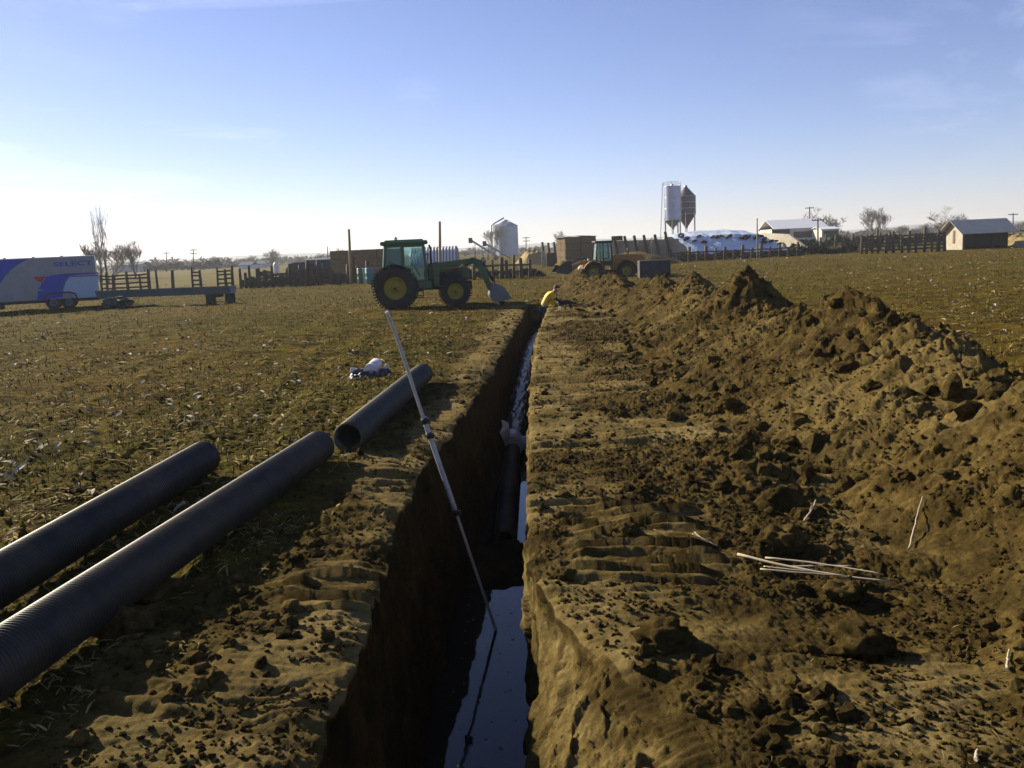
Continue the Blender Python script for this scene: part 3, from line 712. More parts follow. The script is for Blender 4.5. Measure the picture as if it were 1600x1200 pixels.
stalk((1256, 824), (1275, 795), .008, 'short pale stalk standing tilted beside the big dark clod', 2, .01, .03, .05, seed=9)
stalk((1420, 862), (1440, 828), .007, 'short pale stalk lying on the lower slope of the heap, right of the big clods', 1, 0, .02, .03)
stalk((1572, 1062), (1576, 1038), .007, 'stub of white stalk near the right edge of the picture', 1, 0, .02)
stalk((1524, 1198), (1527, 1182), .008, 'stub of white stalk at the bottom right corner', 1, 0, .02)

# bits floating on the trench water
def floating():
    n = 90; x = rs.uniform(-.95, -.28, n); y = 4.5 + 5.2*rs.rand(n); Vs = []; Fs = []
    for i in range(n):
        k = rs.randint(4, 7); a = np.sort(rs.rand(k))*6.28; r_ = rs.uniform(.003, .016)*(1 + .6*rs.rand(k)); el = rs.uniform(.3, 1)
        b0 = len(Vs); Vs += [(x[i]+r_[j]*math.cos(a[j]), y[i]+r_[j]*math.sin(a[j])*el, WATER_Z+.004) for j in range(k)]; Fs.append(tuple(range(b0, b0+k)))
    me = bpy.data.meshes.new('floating_debris'); me.from_pydata(Vs, [], Fs); o = link('floating_debris', me, M_STRAW); tag(o, 'small straw and soil flecks floating on the trench water', 'debris', kind='stuff')
floating()
# white pipe fitting with torn black plastic
def fitting():
    g = G(585, 588); root = empty('pipe_fitting', (g.x, g.y, 0), 0, .72); tag(root, 'white pipe fitting lying in torn dark plastic wrapping on the stubble beyond the pipes', 'pipe fitting')
    w = plain('white_plastic', (.62, .60, .66), .35, var=.1, dirt=(.3, .26, .2))
    m = MB(); m.tube([(-.07, -.05, .16), (.0, .38, .26)], .15, 26); m.tube([(-.075, -.08, .155), (-.068, -.03, .165)], .17, 26); m.build('body', w, root)
    dm = plain('torn_black_plastic', (.03, .03, .032), .4, var=.4)
    rs_ = np.random.RandomState(5)
    for k, (cx, cy, sx, sy, h) in enumerate(((-.05, -.22, .34, .2, .14), (-.38, .02, .2, .16, .16), (.26, .0, .18, .2, .16), (-.42, -.28, .14, .12, .08))):
        n = 14; X, Y = np.meshgrid(np.linspace(-1, 1, n), np.linspace(-1, 1, n)); rr = np.hypot(X, Y)
        Z = h*(1-rr**2*.7) + .07*perlin(X*2+k*5, Y*2, 3.) ; Z = np.maximum(Z, .0) + .01
        V = np.stack([cx + X*sx*(1+.2*perlin(X*2, Y*2+k, 8.)), cy + Y*sy, Z], -1).reshape(-1, 3)
        o = link('plastic_wrap', np_mesh('plastic_wrap', V, grid_faces(n, n), smooth_=False), dm, root); sd = o.modifiers.new('s', 'SOLIDIFY'); sd.thickness = .006
    m = MB(); m.box((.28, .06, .2), (.07, .05, .2), (.3, .5, .2)); m.build('plastic_scrap', w, root)
    m = MB(); m.box((-.5, .0, .17), (.16, .04, .12), (.3, .2, .3)); m.build('plastic_scrap', w, root)
fitting()
# ================================================================== things beyond the trench
def AX(px, Y, z=0.0):
    """the point at depth Y and height z seen in picture column px"""
    py = 390.0
    for _ in range(4):
        q = P(px, py, Y); e = q.z - z
        s = (P(px, py+10, Y).z - q.z)/10; py -= e/s
    return P(px, py, Y)
def Zp(px, py, Y): return P(px, py, Y).z

M_GREEN = plain('tractor_green', (.018, .085, .028), .4, var=.35, dirt=(.10, .08, .05), nscale=4, dirtamt=.5)
M_YEL = plain('wheel_yellow', (.32, .24, .015), .6, var=.3, dirt=(.12, .09, .05), nscale=5, dirtamt=.6)
M_TYRE = plain('tyre_rubber', (.018, .017, .016), .85, var=.3, dirt=(.09, .065, .04), nscale=3, dirtamt=.7)
M_DARK = plain('dark_metal', (.02, .02, .02), .6, var=.3, dirt=(.08, .06, .04))
M_BLACK = plain('black_plastic', (.012, .012, .013), .5)
M_LYEL = plain('loader_yellow', (.30, .15, .012), .5, var=.3, dirt=(.13, .09, .05), nscale=3, dirtamt=.6)
M_WOOD = plain('weathered_wood', (.10, .075, .045), .9, var=.45, nscale=9)
M_WOODL = plain('pale_pole_wood', (.30, .22, .13), .85, var=.3, nscale=5)
M_CONC = plain('concrete', (.34, .31, .25), .9, var=.25, nscale=1.5, dirt=(.14, .12, .08))
M_STEEL = plain('galvanised', (.42, .44, .48), .38, metal=.75, var=.15, nscale=2)
M_WHITE = plain('white_paint', (.62, .62, .62), .5, var=.12, nscale=2, dirt=(.25, .22, .16))
M_ROOFW = plain('white_sheet_roof', (.62, .64, .70), .45, var=.1, nscale=1)
M_GREYM = plain('grey_steel', (.13, .15, .16), .5, metal=.3, var=.25)
M_DGREEN = plain('dark_green_cover', (.012, .030, .020), .6, var=.4)
M_RUST = plain('rusty_metal', (.09, .05, .03), .8, var=.4)
def glass_mat():
    m, t, b = newmat('cab_glass'); b.inputs['Base Color'].default_value = (.55, .75, .75, 1); b.inputs['Roughness'].default_value = .05
    b.inputs['Transmission Weight'].default_value = .9; b.inputs['IOR'].default_value = 1.1; return m
M_GLASS = glass_mat()

def wheel(parent, name, x, y, r, w, rim_r, side, lugs=20, rimmat=None, dish=.1):
    root = MB(); hw = w/2
    prof = [(rim_r, -hw*.8), (rim_r*1.05, -hw*.95), (r*.80, -hw), (r*.95, -hw*.9), (r, -hw*.6), (r, hw*.6), (r*.95, hw*.9), (r*.80, hw), (rim_r*1.05, hw*.95), (rim_r, hw*.8)]
    root.lathe(prof, 40, axis='Y')
    for k in range(lugs):
        t = 2*math.pi*k/lugs
        for sg in (-1, 1):
            t2 = t + (math.pi/lugs if sg > 0 else 0); c, s = math.cos(t2), math.sin(t2)
            Mx = Matrix(((c, 0, s), (0, 1, 0), (-s, 0, c))) @ Euler((0, 0, sg*.7)).to_matrix()
            root.box((c*r*.995, sg*hw*.5, -s*r*.995), (.09*r, hw*1.0, .075*r), rot=Mx)
    tyre = root.build(name, M_TYRE, parent); tyre.location = (x, y, r)
    rm = MB(); d = side*hw
    rm.lathe([(rim_r*1.02, d*.85), (rim_r*.97, d*.95), (rim_r*.9, d*.7), (rim_r*.86, d*.35), (rim_r*.35, d*.35 - side*dish*.2), (rim_r*.3, d*.6), (rim_r*.12, d*.65), (.001, d*.66)], 32, axis='Y')
    for k in range(8):
        t = 2*math.pi*k/8; rm.lathe([(.022, d*.3), (.022, d*.45), (.001, d*.45)], 6, c=(rim_r*.6*math.cos(t), 0, rim_r*.6*math.sin(t)), axis='Y')
    o = rm.build('rim', rimmat or M_YEL, tyre)
    hb = MB(); hb.lathe([(rim_r*.14, d*.6), (rim_r*.14, d*.75), (.001, d*.75)], 12, axis='Y'); hb.build('hub', M_DARK, tyre)
    return tyre

# ------------------------------------------------------------------ green tractor with front loader
def tractor():
    Y = 35.3; g = AX(621, Y)
    T = empty('tractor', (g.x, g.y, 0), R(7), .92)
    tag(T, 'green farm tractor with yellow wheels and a front bucket, parked left of the trench', 'tractor')
    for s in (-1, 1):
        wheel(T, 'rear_wheel', 0, s*.85, .88, .46, .46, s if s < 0 else 1, 24)
        wheel(T, 'front_wheel', 2.5, s*.82, .64, .36, .33, s, 20)
    m = MB(); m.box((1.15, 0, .95), (2.5, .5, .45), bev=.04); m.box((2.6, 0, .85), (1.3, .42, .35), bev=.03); m.box((2.5, 0, .62), (.22, 1.5, .2), bev=.03)
    m.box((0, 0, .88), (.5, 1.3, .4), bev=.05); m.build('chassis', M_DARK, T)
    # hood with sloping nose
    m = MB(); hood = [(1.4, 1.12), (1.4, 1.84), (1.7, 1.86), (2.5, 1.78), (3.05, 1.66), (3.2, 1.5), (3.22, 1.1)]
    m.prism(hood, -.36, .36); hd = m.build('hood', M_GREEN, T)
    bv = hd.modifiers.new('b', 'BEVEL'); bv.width = .05; bv.segments = 3
    m = MB(); m.box((3.235, 0, 1.32), (.03, .56, .44)); 
    for k in range(5): m.box((3.25, 0, 1.16+k*.08), (.03, .5, .02))
    m.build('grille', M_BLACK, T)
    for s in (-1, 1):
        m = MB(); m.box((3.24, s*.2, 1.55), (.04, .2, .1), bev=.02); m.build('headlight', M_WHITE, T)
        m = MB(); m.box((2.3, s*.368, 1.33), (1.1, .012, .30)); m.build('side_screen', M_BLACK, T)
        m = MB(); m.box((2.25, s*.372, 1.62), (1.5, .010, .05)); m.build('hood_stripe', M_YEL, T)
    # cab
    z0, z1 = 1.0, 2.62
    cab = [(-.42, 1.55), (-.30, z1), (1.28, z1), (1.42, 1.55), (1.42, .85), (.75, .85), (.55, 1.3)]
    m = MB()
    for s in (-1, 1):
        y = s*.70
        m.bar((-.46, y, 1.45), (-.34, y*.93, z1), .09, .09); m.bar((1.38, y, .9), (1.26, y*.93, z1), .09, .09); m.bar((.36, y, 1.45), (.36, y*.93, z1), .11, .08)
        m.bar((.55, y, .86), (1.40, y, .86), .07, .08); m.bar((-.46, y, 1.47), (.4, y, 1.47), .08, .10); m.bar((.4, y, 1.47), (.58, y, .88), .08, .09)
        m.bar((-.34, y*.93, z1), (1.26, y*.93, z1), .08, .10)
    for x, z in ((-.46, 1.47), (-.34, z1), (1.26, z1)): m.bar((x, -.68, z), (x, .68, z), .09, .09)
    m.box((1.3, 0, 1.25), (.16, 1.36, .72), bev=.03)
    m.build('cab_frame', M_GREEN, T)
    for s in (-1, 1):
        m = MB(); y = s*.685
        m.add([(-.40, y, 1.5), (.31, y, 1.5), (.31, y*.95, z1-.05), (-.29, y*.95, z1-.05)], [(0, 1, 2, 3)]); w1 = m.build('side_window', M_GLASS, T)
        m = MB(); m.add([(.60, y, .92), (1.34, y, .92), (1.22, y*.95, z1-.05), (.42, y*.95, z1-.05), (.42, y, 1.5)], [(0, 1, 2, 3, 4)]); w2 = m.build('cab_door', M_GLASS, T)
        m = MB(); m.box((.5, s*.73, 1.5), (.04, .03, .14)); m.build('handle', M_BLACK, w2)
        for w in (w1, w2): q = w.modifiers.new('s', 'SOLIDIFY'); q.thickness = .01
    m = MB(); m.add([(1.33, -.62, 1.62), (1.33, .62, 1.62), (1.24, .58, z1-.05), (1.24, -.58, z1-.05)], [(0, 1, 2, 3)]); w = m.build('windscreen', M_GLASS, T); w.modifiers.new('s', 'SOLIDIFY').thickness = .01
    m = MB(); m.add([(-.46, -.62, 1.54), (-.46, .62, 1.54), (-.36, .58, z1-.05), (-.36, -.58, z1-.05)], [(0, 1, 2, 3)]); w = m.build('rear_window', M_GLASS, T); w.modifiers.new('s', 'SOLIDIFY').thickness = .01
    m = MB(); m.box((.46, 0, 2.74), (1.98, 1.55, .17), bev=.07); m.box((.46, 0, 2.85), (1.6, 1.2, .06), bev=.03); m.build('cab_roof', M_GREEN, T)
    m = MB(); m.lathe([(.07, 2.87), (.07, 2.97), (.04, 3.02), (.001, 3.02)], 12, c=(.1, .2, 0)); m.build('beacon', plain('amber_beacon', (.6, .5, .35), .3), T)
    m = MB(); m.box((.12, 0, 1.35), (.42, .46, .12), bev=.04); m.box((-.1, 0, 1.7), (.12, .44, .62), rot=(0, -.12, 0), bev=.04); m.build('seat', M_BLACK, T)
    m = MB(); m.bar((1.05, 0, 1.35), (.82, 0, 1.75), .06, .06); m.lathe([(.17, -.02), (.2, 0), (.17, .02)], 20, c=(.8, 0, 1.8), closed=True); m.build('steering_wheel', M_BLACK, T)
    for s in (-1, 1):   # fenders
        m = MB(); n = 14; pts = [(1.0*math.cos(a), .88 + 1.0*math.sin(a)) for a in np.linspace(math.pi*.98, math.pi*.24, n)]
        for i in range(n-1):
            (xa, za), (xb, zb) = pts[i], pts[i+1]
            m.add([(xa, s*.66, za), (xb, s*.66, zb), (xb, s*1.02, zb), (xa, s*1.02, za)], [(0, 1, 2, 3)])
        f = m.build('fender', M_GREEN, T); f.modifiers.new('s', 'SOLIDIFY').thickness = .03
        m = MB(); m.box((.95, s*.78, .72), (.42, .24, .05)); m.box((.95, s*.84, .45), (.42, .2, .04)); m.bar((.76, s*.85, .42), (.76, s*.8, .88), .03, .03); m.bar((1.14, s*.85, .42), (1.14, s*.8, .88), .03, .03); m.build('step', M_DARK, T)
        m = MB(); m.bar((1.3, s*.75, 2.2), (1.42, s*1.05, 2.25), .03, .03); m.box((1.42, s*1.12, 2.15), (.04, .16, .3), bev=.01); m.build('mirror', M_BLACK, T)
    m = MB(); m.tube([(1.55, -.30, 1.8), (1.55, -.30, 2.5), (1.50, -.30, 2.62)], .045, 10); m.build('exhaust', M_DARK, T)
    m = MB(); m.box((1.1, -.62, .95), (.9, .3, .4), bev=.08); m.build('fuel_tank', M_GREEN, T)
    # loader
    for s in (-1, 1):
        y = s*.55
        m = MB(); m.box((1.75, y, 1.38), (.26, .12, 1.0), bev=.02); m.bar((1.75, y, .95), (2.5, y, .95), .08, .16); m.build('loader_mast', M_GREEN, T)
        m = MB(); m.bar((1.72, y, 1.74), (3.35, y, 1.88), .11, .20); m.bar((3.22, y, 1.90), (3.66, y, 1.76), .11, .24); m.bar((3.56, y, 1.84), (4.12, y, .45), .11, .20)
        m.box((3.52, y, 1.72), (.30, .10, .34), rot=(0, .5, 0)); m.build('loader_arm', M_GREEN, T)
        m = MB(); m.tube([(1.85, y+s*.01, 1.25), (2.6, y, 1.56)], .055, 8); m.tube([(2.6, y, 1.56), (3.3, y, 1.78)], .03, 8); m.build('lift_cylinder', M_DARK, T)
        m = MB(); m.tube([(3.3, y, 1.98), (3.75, y, 1.78)], .05, 8); m.tube([(3.75, y, 1.78), (4.22, y, .9)], .03, 8); m.build('tilt_cylinder', M_DARK, T)
    m = MB(); m.tube([(3.85, -.55, 1.32), (3.85, .55, 1.32)], .06, 8); m.build('cross_tube', M_GREEN, T)
    m = MB(); b = [(4.42, 1.12), (4.36, .55), (4.45, .35), (4.62, .28), (5.28, .40), (5.3, .44), (4.68, .36), (4.52, .42), (4.46, .6), (4.50, 1.1)]
    m.prism(b, -.98, .98)
    for s in (-1, 1):
        side = [(4.42, 1.12), (4.36, .55), (4.45, .35), (4.62, .28), (5.28, .40), (4.95, .98), (4.6, 1.12)]
        m.prism(side, s*.98-.012, s*.98+.012)
    m.v = [(x*.98-.30, y, (z-.28)*.9+.10) for x, y, z in m.v]; m.build('bucket', M_GREYM, T)
    return T
tractor()

# ------------------------------------------------------------------ yellow wheel loader behind the heap, facing left
def loader():
    Y = 60.; g = AX(936, Y); T = empty('wheel_loader', (g.x, g.y, -.22), R(180+8), .88)
    tag(T, 'yellow wheel loader facing left behind the far end of the soil heap', 'loader')
    for s in (-1, 1):
        wheel(T, 'front_wheel', 0.6, s*.9, .68, .45, .36, s, 20); wheel(T, 'rear_wheel', -1.9, s*.9, .68, .45, .36, s, 20)
    m = MB(); m.prism([(-3.4, .75), (-3.45, 1.55), (-3.2, 1.85), (-1.15, 1.92), (-.9, 1.6), (-.9, .75)], -.55, .55); b = m.build('engine_cover', M_LYEL, T); q = b.modifiers.new('b', 'BEVEL'); q.width = .06; q.segments = 2
    m = MB(); m.box((-3.47, 0, .8), (.2, 1.6, .5), bev=.05); m.build('counterweight', M_LYEL, T)
    m = MB(); m.prism([(-.4, .6), (-.4, 1.3), (.3, 1.5), (1.3, 1.2), (1.4, .6)], -.38, .38); m.build('front_frame', M_LYEL, T)
    m = MB(); m.box((-1.3, 0, .62), (3.2, .7, .35)); m.box((.6, 0, .66), (.25, 1.5, .25)); m.box((-1.9, 0, .66), (.25, 1.5, .25)); m.build('axles', M_DARK, T)
    # cab
    m = MB()
    for s in (-1, 1):
        y = s*.6
        for xa, xb in ((-.95, -.85), (.35, .2)): m.bar((xa, y, 1.35), (xb, y*.93, 2.8), .09, .09)
        m.bar((-.25, y, 1.35), (-.25, y*.93, 2.8), .08, .08); m.bar((-.95, y, 1.4), (.35, y, 1.4), .08, .12); m.bar((-.85, y*.93, 2.8), (.2, y*.93, 2.8), .08, .08)
    m.bar((-.95, -.6, 1.4), (-.95, .6, 1.4), .08, .1); m.bar((.35, -.6, 1.4), (.35, .6, 1.4), .08, .1); m.box((-.3, 0, 1.25), (1.3, 1.2, .3))
    m.build('cab_frame', M_DARK, T)
    m = MB(); m.box((-.32, 0, 2.88), (1.35, 1.3, .15), bev=.05); m.build('cab_roof', M_DARK, T)
    for s in (-1, 1):
        m = MB(); y = s*.575; m.add([(-.9, y, 1.5), (.3, y, 1.5), (.18, y*.95, 2.76), (-.8, y*.95, 2.76)], [(0, 1, 2, 3)]); w = m.build('side_window', M_GLASS, T); w.modifiers.new('s', 'SOLIDIFY').thickness = .01
    m = MB(); m.add([(.33, -.54, 1.5), (.33, .54, 1.5), (.21, .5, 2.76), (.21, -.5, 2.76)], [(0, 1, 2, 3)]); w = m.build('windscreen', M_GLASS, T); w.modifiers.new('s', 'SOLIDIFY').thickness = .01
    m = MB(); m.box((-.5, 0, 1.6), (.4, .5, .12), bev=.04); m.box((-.72, 0, 1.95), (.12, .46, .6), bev=.04); m.build('seat', M_BLACK, T)
    for s in (-1, 1):
        for xc in (.6, -1.9):
            m = MB(); n = 10; a0 = np.linspace(math.pi*.95, math.pi*.08, n); pts = [(xc + .8*math.cos(a), .68+.8*math.sin(a)) for a in a0]
            for i in range(n-1):
                (xa, za), (xb, zb) = pts[i], pts[i+1]; m.add([(xa, s*.55, za), (xb, s*.55, zb), (xb, s*1.14, zb), (xa, s*1.14, za)], [(0, 1, 2, 3)])
            f = m.build('fender', M_LYEL, T); f.modifiers.new('s', 'SOLIDIFY').thickness = .04
        m = MB(); y = s*.45; m.bar((.1, y, 1.5), (1.5, y, 1.35), .1, .24); m.bar((1.45, y, 1.4), (2.35, y, .75), .1, .22); m.build('lift_arm', M_LYEL, T)
        m = MB(); m.box((.9, s*.62, 1.62), (.12, .16, .12)); m.build('headlight', M_WHITE, T)
    m = MB(); m.tube([(-2.2, .25, 1.9), (-2.2, .25, 2.35)], .06, 10); m.build('exhaust', M_DARK, T)
    m = MB(); m.tube([(.5, 0, 1.5), (1.3, 0, 1.75)], .07, 8); m.tube([(1.3, 0, 1.75), (2.2, 0, 1.45)], .045, 8); m.build('tilt_cylinder', M_DARK, T)
    m = MB(); b = [(2.3, 1.6), (2.22, .95), (2.35, .7), (2.6, .62), (3.45, .75), (3.46, .8), (2.66, .72), (2.42, .82), (2.34, 1.0), (2.4, 1.58)]
    m.prism(b, -1.2, 1.2)
    for s in (-1, 1): m.prism([(2.3, 1.6), (2.22, .95), (2.35, .7), (2.6, .62), (3.45, .75), (3.05, 1.4), (2.6, 1.6)], s*1.2-.015, s*1.2+.015)
    bk = m.build('bucket', M_DARK, T)
    # soil in the bucket
    n = 16; X, Yg = np.meshgrid(np.linspace(2.35, 3.2, n), np.linspace(-1.15, 1.15, n)); Z = 1.25 + .35*(1-((X-2.75)/.5)**2)*(1-(Yg/1.3)**2) + .08*perlin(X*5, Yg*4, 3.)
    o = link('soil_load', np_mesh('soil_load', np.stack([X, Yg, Z], -1).reshape(-1, 3), grid_faces(n, n), np.tile((0, 0, .6, 0), (n*n, 1))), M_SOIL, bk)
    return T
loader()

# ------------------------------------------------------------------ worker and dog at the end of the trench
def skin_body(name, nodes, edges, mat, parent, sub=2):
    me = bpy.data.meshes.new(name); me.from_pydata([n[:3] for n in nodes], edges, [])
    o = link(name, me, mat, parent); o.modifiers.new('skin', 'SKIN')
    bpy.context.view_layer.objects.active = o
    sv = me.skin_vertices[0].data if me.skin_vertices else None
    if sv is None:
        bpy.context.view_layer.update()
        bm = bmesh.new(); bm.from_mesh(me); bm.verts.layers.skin.verify(); bm.to_mesh(me); bm.free(); sv = me.skin_vertices[0].data
    for i, n in enumerate(nodes):
        sv[i].radius = (n[3], n[4] if len(n) > 4 else n[3]); sv[i].use_root = (i == 0)
    s = o.modifiers.new('sub', 'SUBSURF'); s.levels = sub; s.render_levels = sub
    return o
def worker():
    g = AX(861, 31.9); H = empty('person', (g.x, g.y, float(floor_z(31.9))+.02), R(-75))
    tag(H, 'worker in a yellow hooded jacket bending forward, standing at the far end of the trench', 'person')
    H.location.x = .03
    skin = plain('skin', (.35, .2, .13), .6); jean = plain('blue_trousers', (.05, .06, .10), .9); jk = plain('yellow_jacket', (.62, .42, .02), .7, var=.2, nscale=8)
    hatm = plain('red_brown_cap', (.12, .035, .02), .8)
    # body: legs, torso, arms, neck, head in one surface (y forward)
    nd = [(0, 0, .92, .15, .12), (0, .05, 1.08, .15, .11), (0, .16, 1.24, .17, .12), (0, .28, 1.36, .17, .11), (0, .37, 1.42, .06, .06), (0, .44, 1.47, .075, .09), (0, .49, 1.56, .08, .10),
          (.17, .28, 1.38, .065), (.23, .34, 1.12, .05), (.20, .50, .94, .036), (-.17, .28, 1.38, .065), (-.25, .32, 1.10, .05), (-.20, .46, .90, .036),
          (.10, 0, .86, .09), (.12, .06, .50, .065), (.12, -.02, .10, .045), (.12, .10, .04, .045), (-.10, 0, .86, .09), (-.12, .08, .50, .065), (-.13, .0, .10, .045), (-.13, .12, .04, .045),
          (.19, .55, .89, .03), (-.19, .52, .85, .03)]
    ed = [(0, 1), (1, 2), (2, 3), (3, 4), (4, 5), (5, 6), (3, 7), (7, 8), (8, 9), (3, 10), (10, 11), (11, 12), (0, 13), (13, 14), (14, 15), (15, 16), (0, 17), (17, 18), (18, 19), (19, 20), (9, 21), (12, 22)]
    skin_body('body', nd, ed, skin, H)
    def off(n, d): return (*n[:3], n[3]+d, (n[4] if len(n) > 4 else n[3])+d)
    j = [0, 1, 2, 3, 4, 7, 8, 9, 10, 11, 12]; mp_ = {a: i for i, a in enumerate(j)}
    skin_body('jacket', [off(nd[a], .03) for a in j], [(mp_[a], mp_[b]) for a, b in ed if a in mp_ and b in mp_], jk, H)
    j = [0, 13, 14, 15, 17, 18, 19]; mp_ = {a: i for i, a in enumerate(j)}
    skin_body('trousers', [off(nd[a], .02) for a in j], [(mp_[a], mp_[b]) for a, b in ed if a in mp_ and b in mp_], jean, H)
    m = MB(); m.lathe([(.115, -.02), (.112, .03), (.09, .08), (.04, .11), (.001, .115)], 20, c=(0, .50, 1.59)); m.box((0, .62, 1.58), (.14, .12, .015), bev=.006); m.build('cap', hatm, H)
    m = MB(); m.lathe([(.02, -.03), (.022, 0), (.001, .02)], 8, c=(0, .60, 1.51)); m.build('nose', skin, H)
    # hands with fingers
    for hx, hy, hz in ((.19, .55, .89), (-.19, .52, .85)):
        m = MB(); m.tube([(hx, hy, hz), (hx, hy+.05, hz-.05)], [.034, .04], 8)
        for k in range(4): m.tube([(hx-.03+k*.02, hy+.05, hz-.05), (hx-.03+k*.02, hy+.08, hz-.09), (hx-.03+k*.02, hy+.07, hz-.12)], [.009, .009, .007], 6)
        m.tube([(hx+.03, hy+.02, hz-.02), (hx+.055, hy+.05, hz-.06)], [.011, .008], 6); m.build('hand', skin, H)
    for s in (-1, 1): 
        m = MB(); m.box((s*.125, .06, .06), (.10, .28, .11), bev=.04); m.build('boot', M_BLACK, H)
worker()
def dog():
    g = AX(884, 29.5, .05); z = float(surf(np.array([g.x]), np.array([g.y]))[0])
    D = empty('dog', (g.x, g.y, z), R(180+15), .66)
    tag(D, 'black dog with white forelegs standing on the bank right of the worker', 'dog')
    bk = plain('black_fur', (.012, .011, .012), .8, var=.4, nscale=20); wh = plain('white_fur', (.45, .42, .38), .85)
    nd = [(.02, 0, .44, .10, .12), (.26, 0, .43, .11, .13), (-.22, 0, .45, .09, .11), (.38, 0, .54, .07, .07), (.47, 0, .64, .06, .065), (.56, 0, .63, .045, .04), (.65, 0, .60, .028, .026),
          (.27, .075, .36, .055), (.27, .08, .20, .03), (.26, .08, .05, .022), (.29, .08, .02, .024), (.27, -.075, .36, .055), (.30, -.08, .20, .03), (.29, -.08, .05, .022), (.32, -.08, .02, .024),
          (-.24, .075, .38, .07), (-.20, .08, .24, .04), (-.32, .08, .16, .025), (-.29, .08, .03, .022), (-.26, .08, .02, .024), (-.24, -.075, .38, .07), (-.18, -.08, .24, .04), (-.30, -.08, .16, .025), (-.27, -.08, .03, .022), (-.24, -.08, .02, .024),
          (-.34, 0, .46, .035), (-.46, 0, .36, .03), (-.56, 0, .30, .02)]
    ed = [(0, 1), (0, 2), (1, 3), (3, 4), (4, 5), (5, 6), (1, 7), (7, 8), (8, 9), (9, 10), (1, 11), (11, 12), (12, 13), (13, 14), (2, 15), (15, 16), (16, 17), (17, 18), (18, 19), (2, 20), (20, 21), (21, 22), (22, 23), (23, 24), (2, 25), (25, 26), (26, 27)]
    skin_body('body', nd, ed, bk, D)
    for s in (-1, 1):
        m = MB(); m.add([(.44, s*.03, .69), (.44, s*.075, .67), (.48, s*.05, .67), (.445, s*.06, .77)], [(0, 1, 3), (1, 2, 3), (2, 0, 3), (0, 2, 1)]); m.build('ear', bk, D)
    for (a, b, c) in (((.27, .08, .27), (.27, .08, .12), (.285, .082, .02)), ((.30, -.08, .27), (.30, -.08, .12), (.315, -.082, .02))):
        m = MB(); m.tube([a, b, c], [.042, .033, .033], 10); m.build('white_foreleg', wh, D)
    m = MB(); m.tube([(.36, 0, .40), (.39, 0, .52)], [.06, .05], 10); m.build('white_chest', wh, D)
dog()

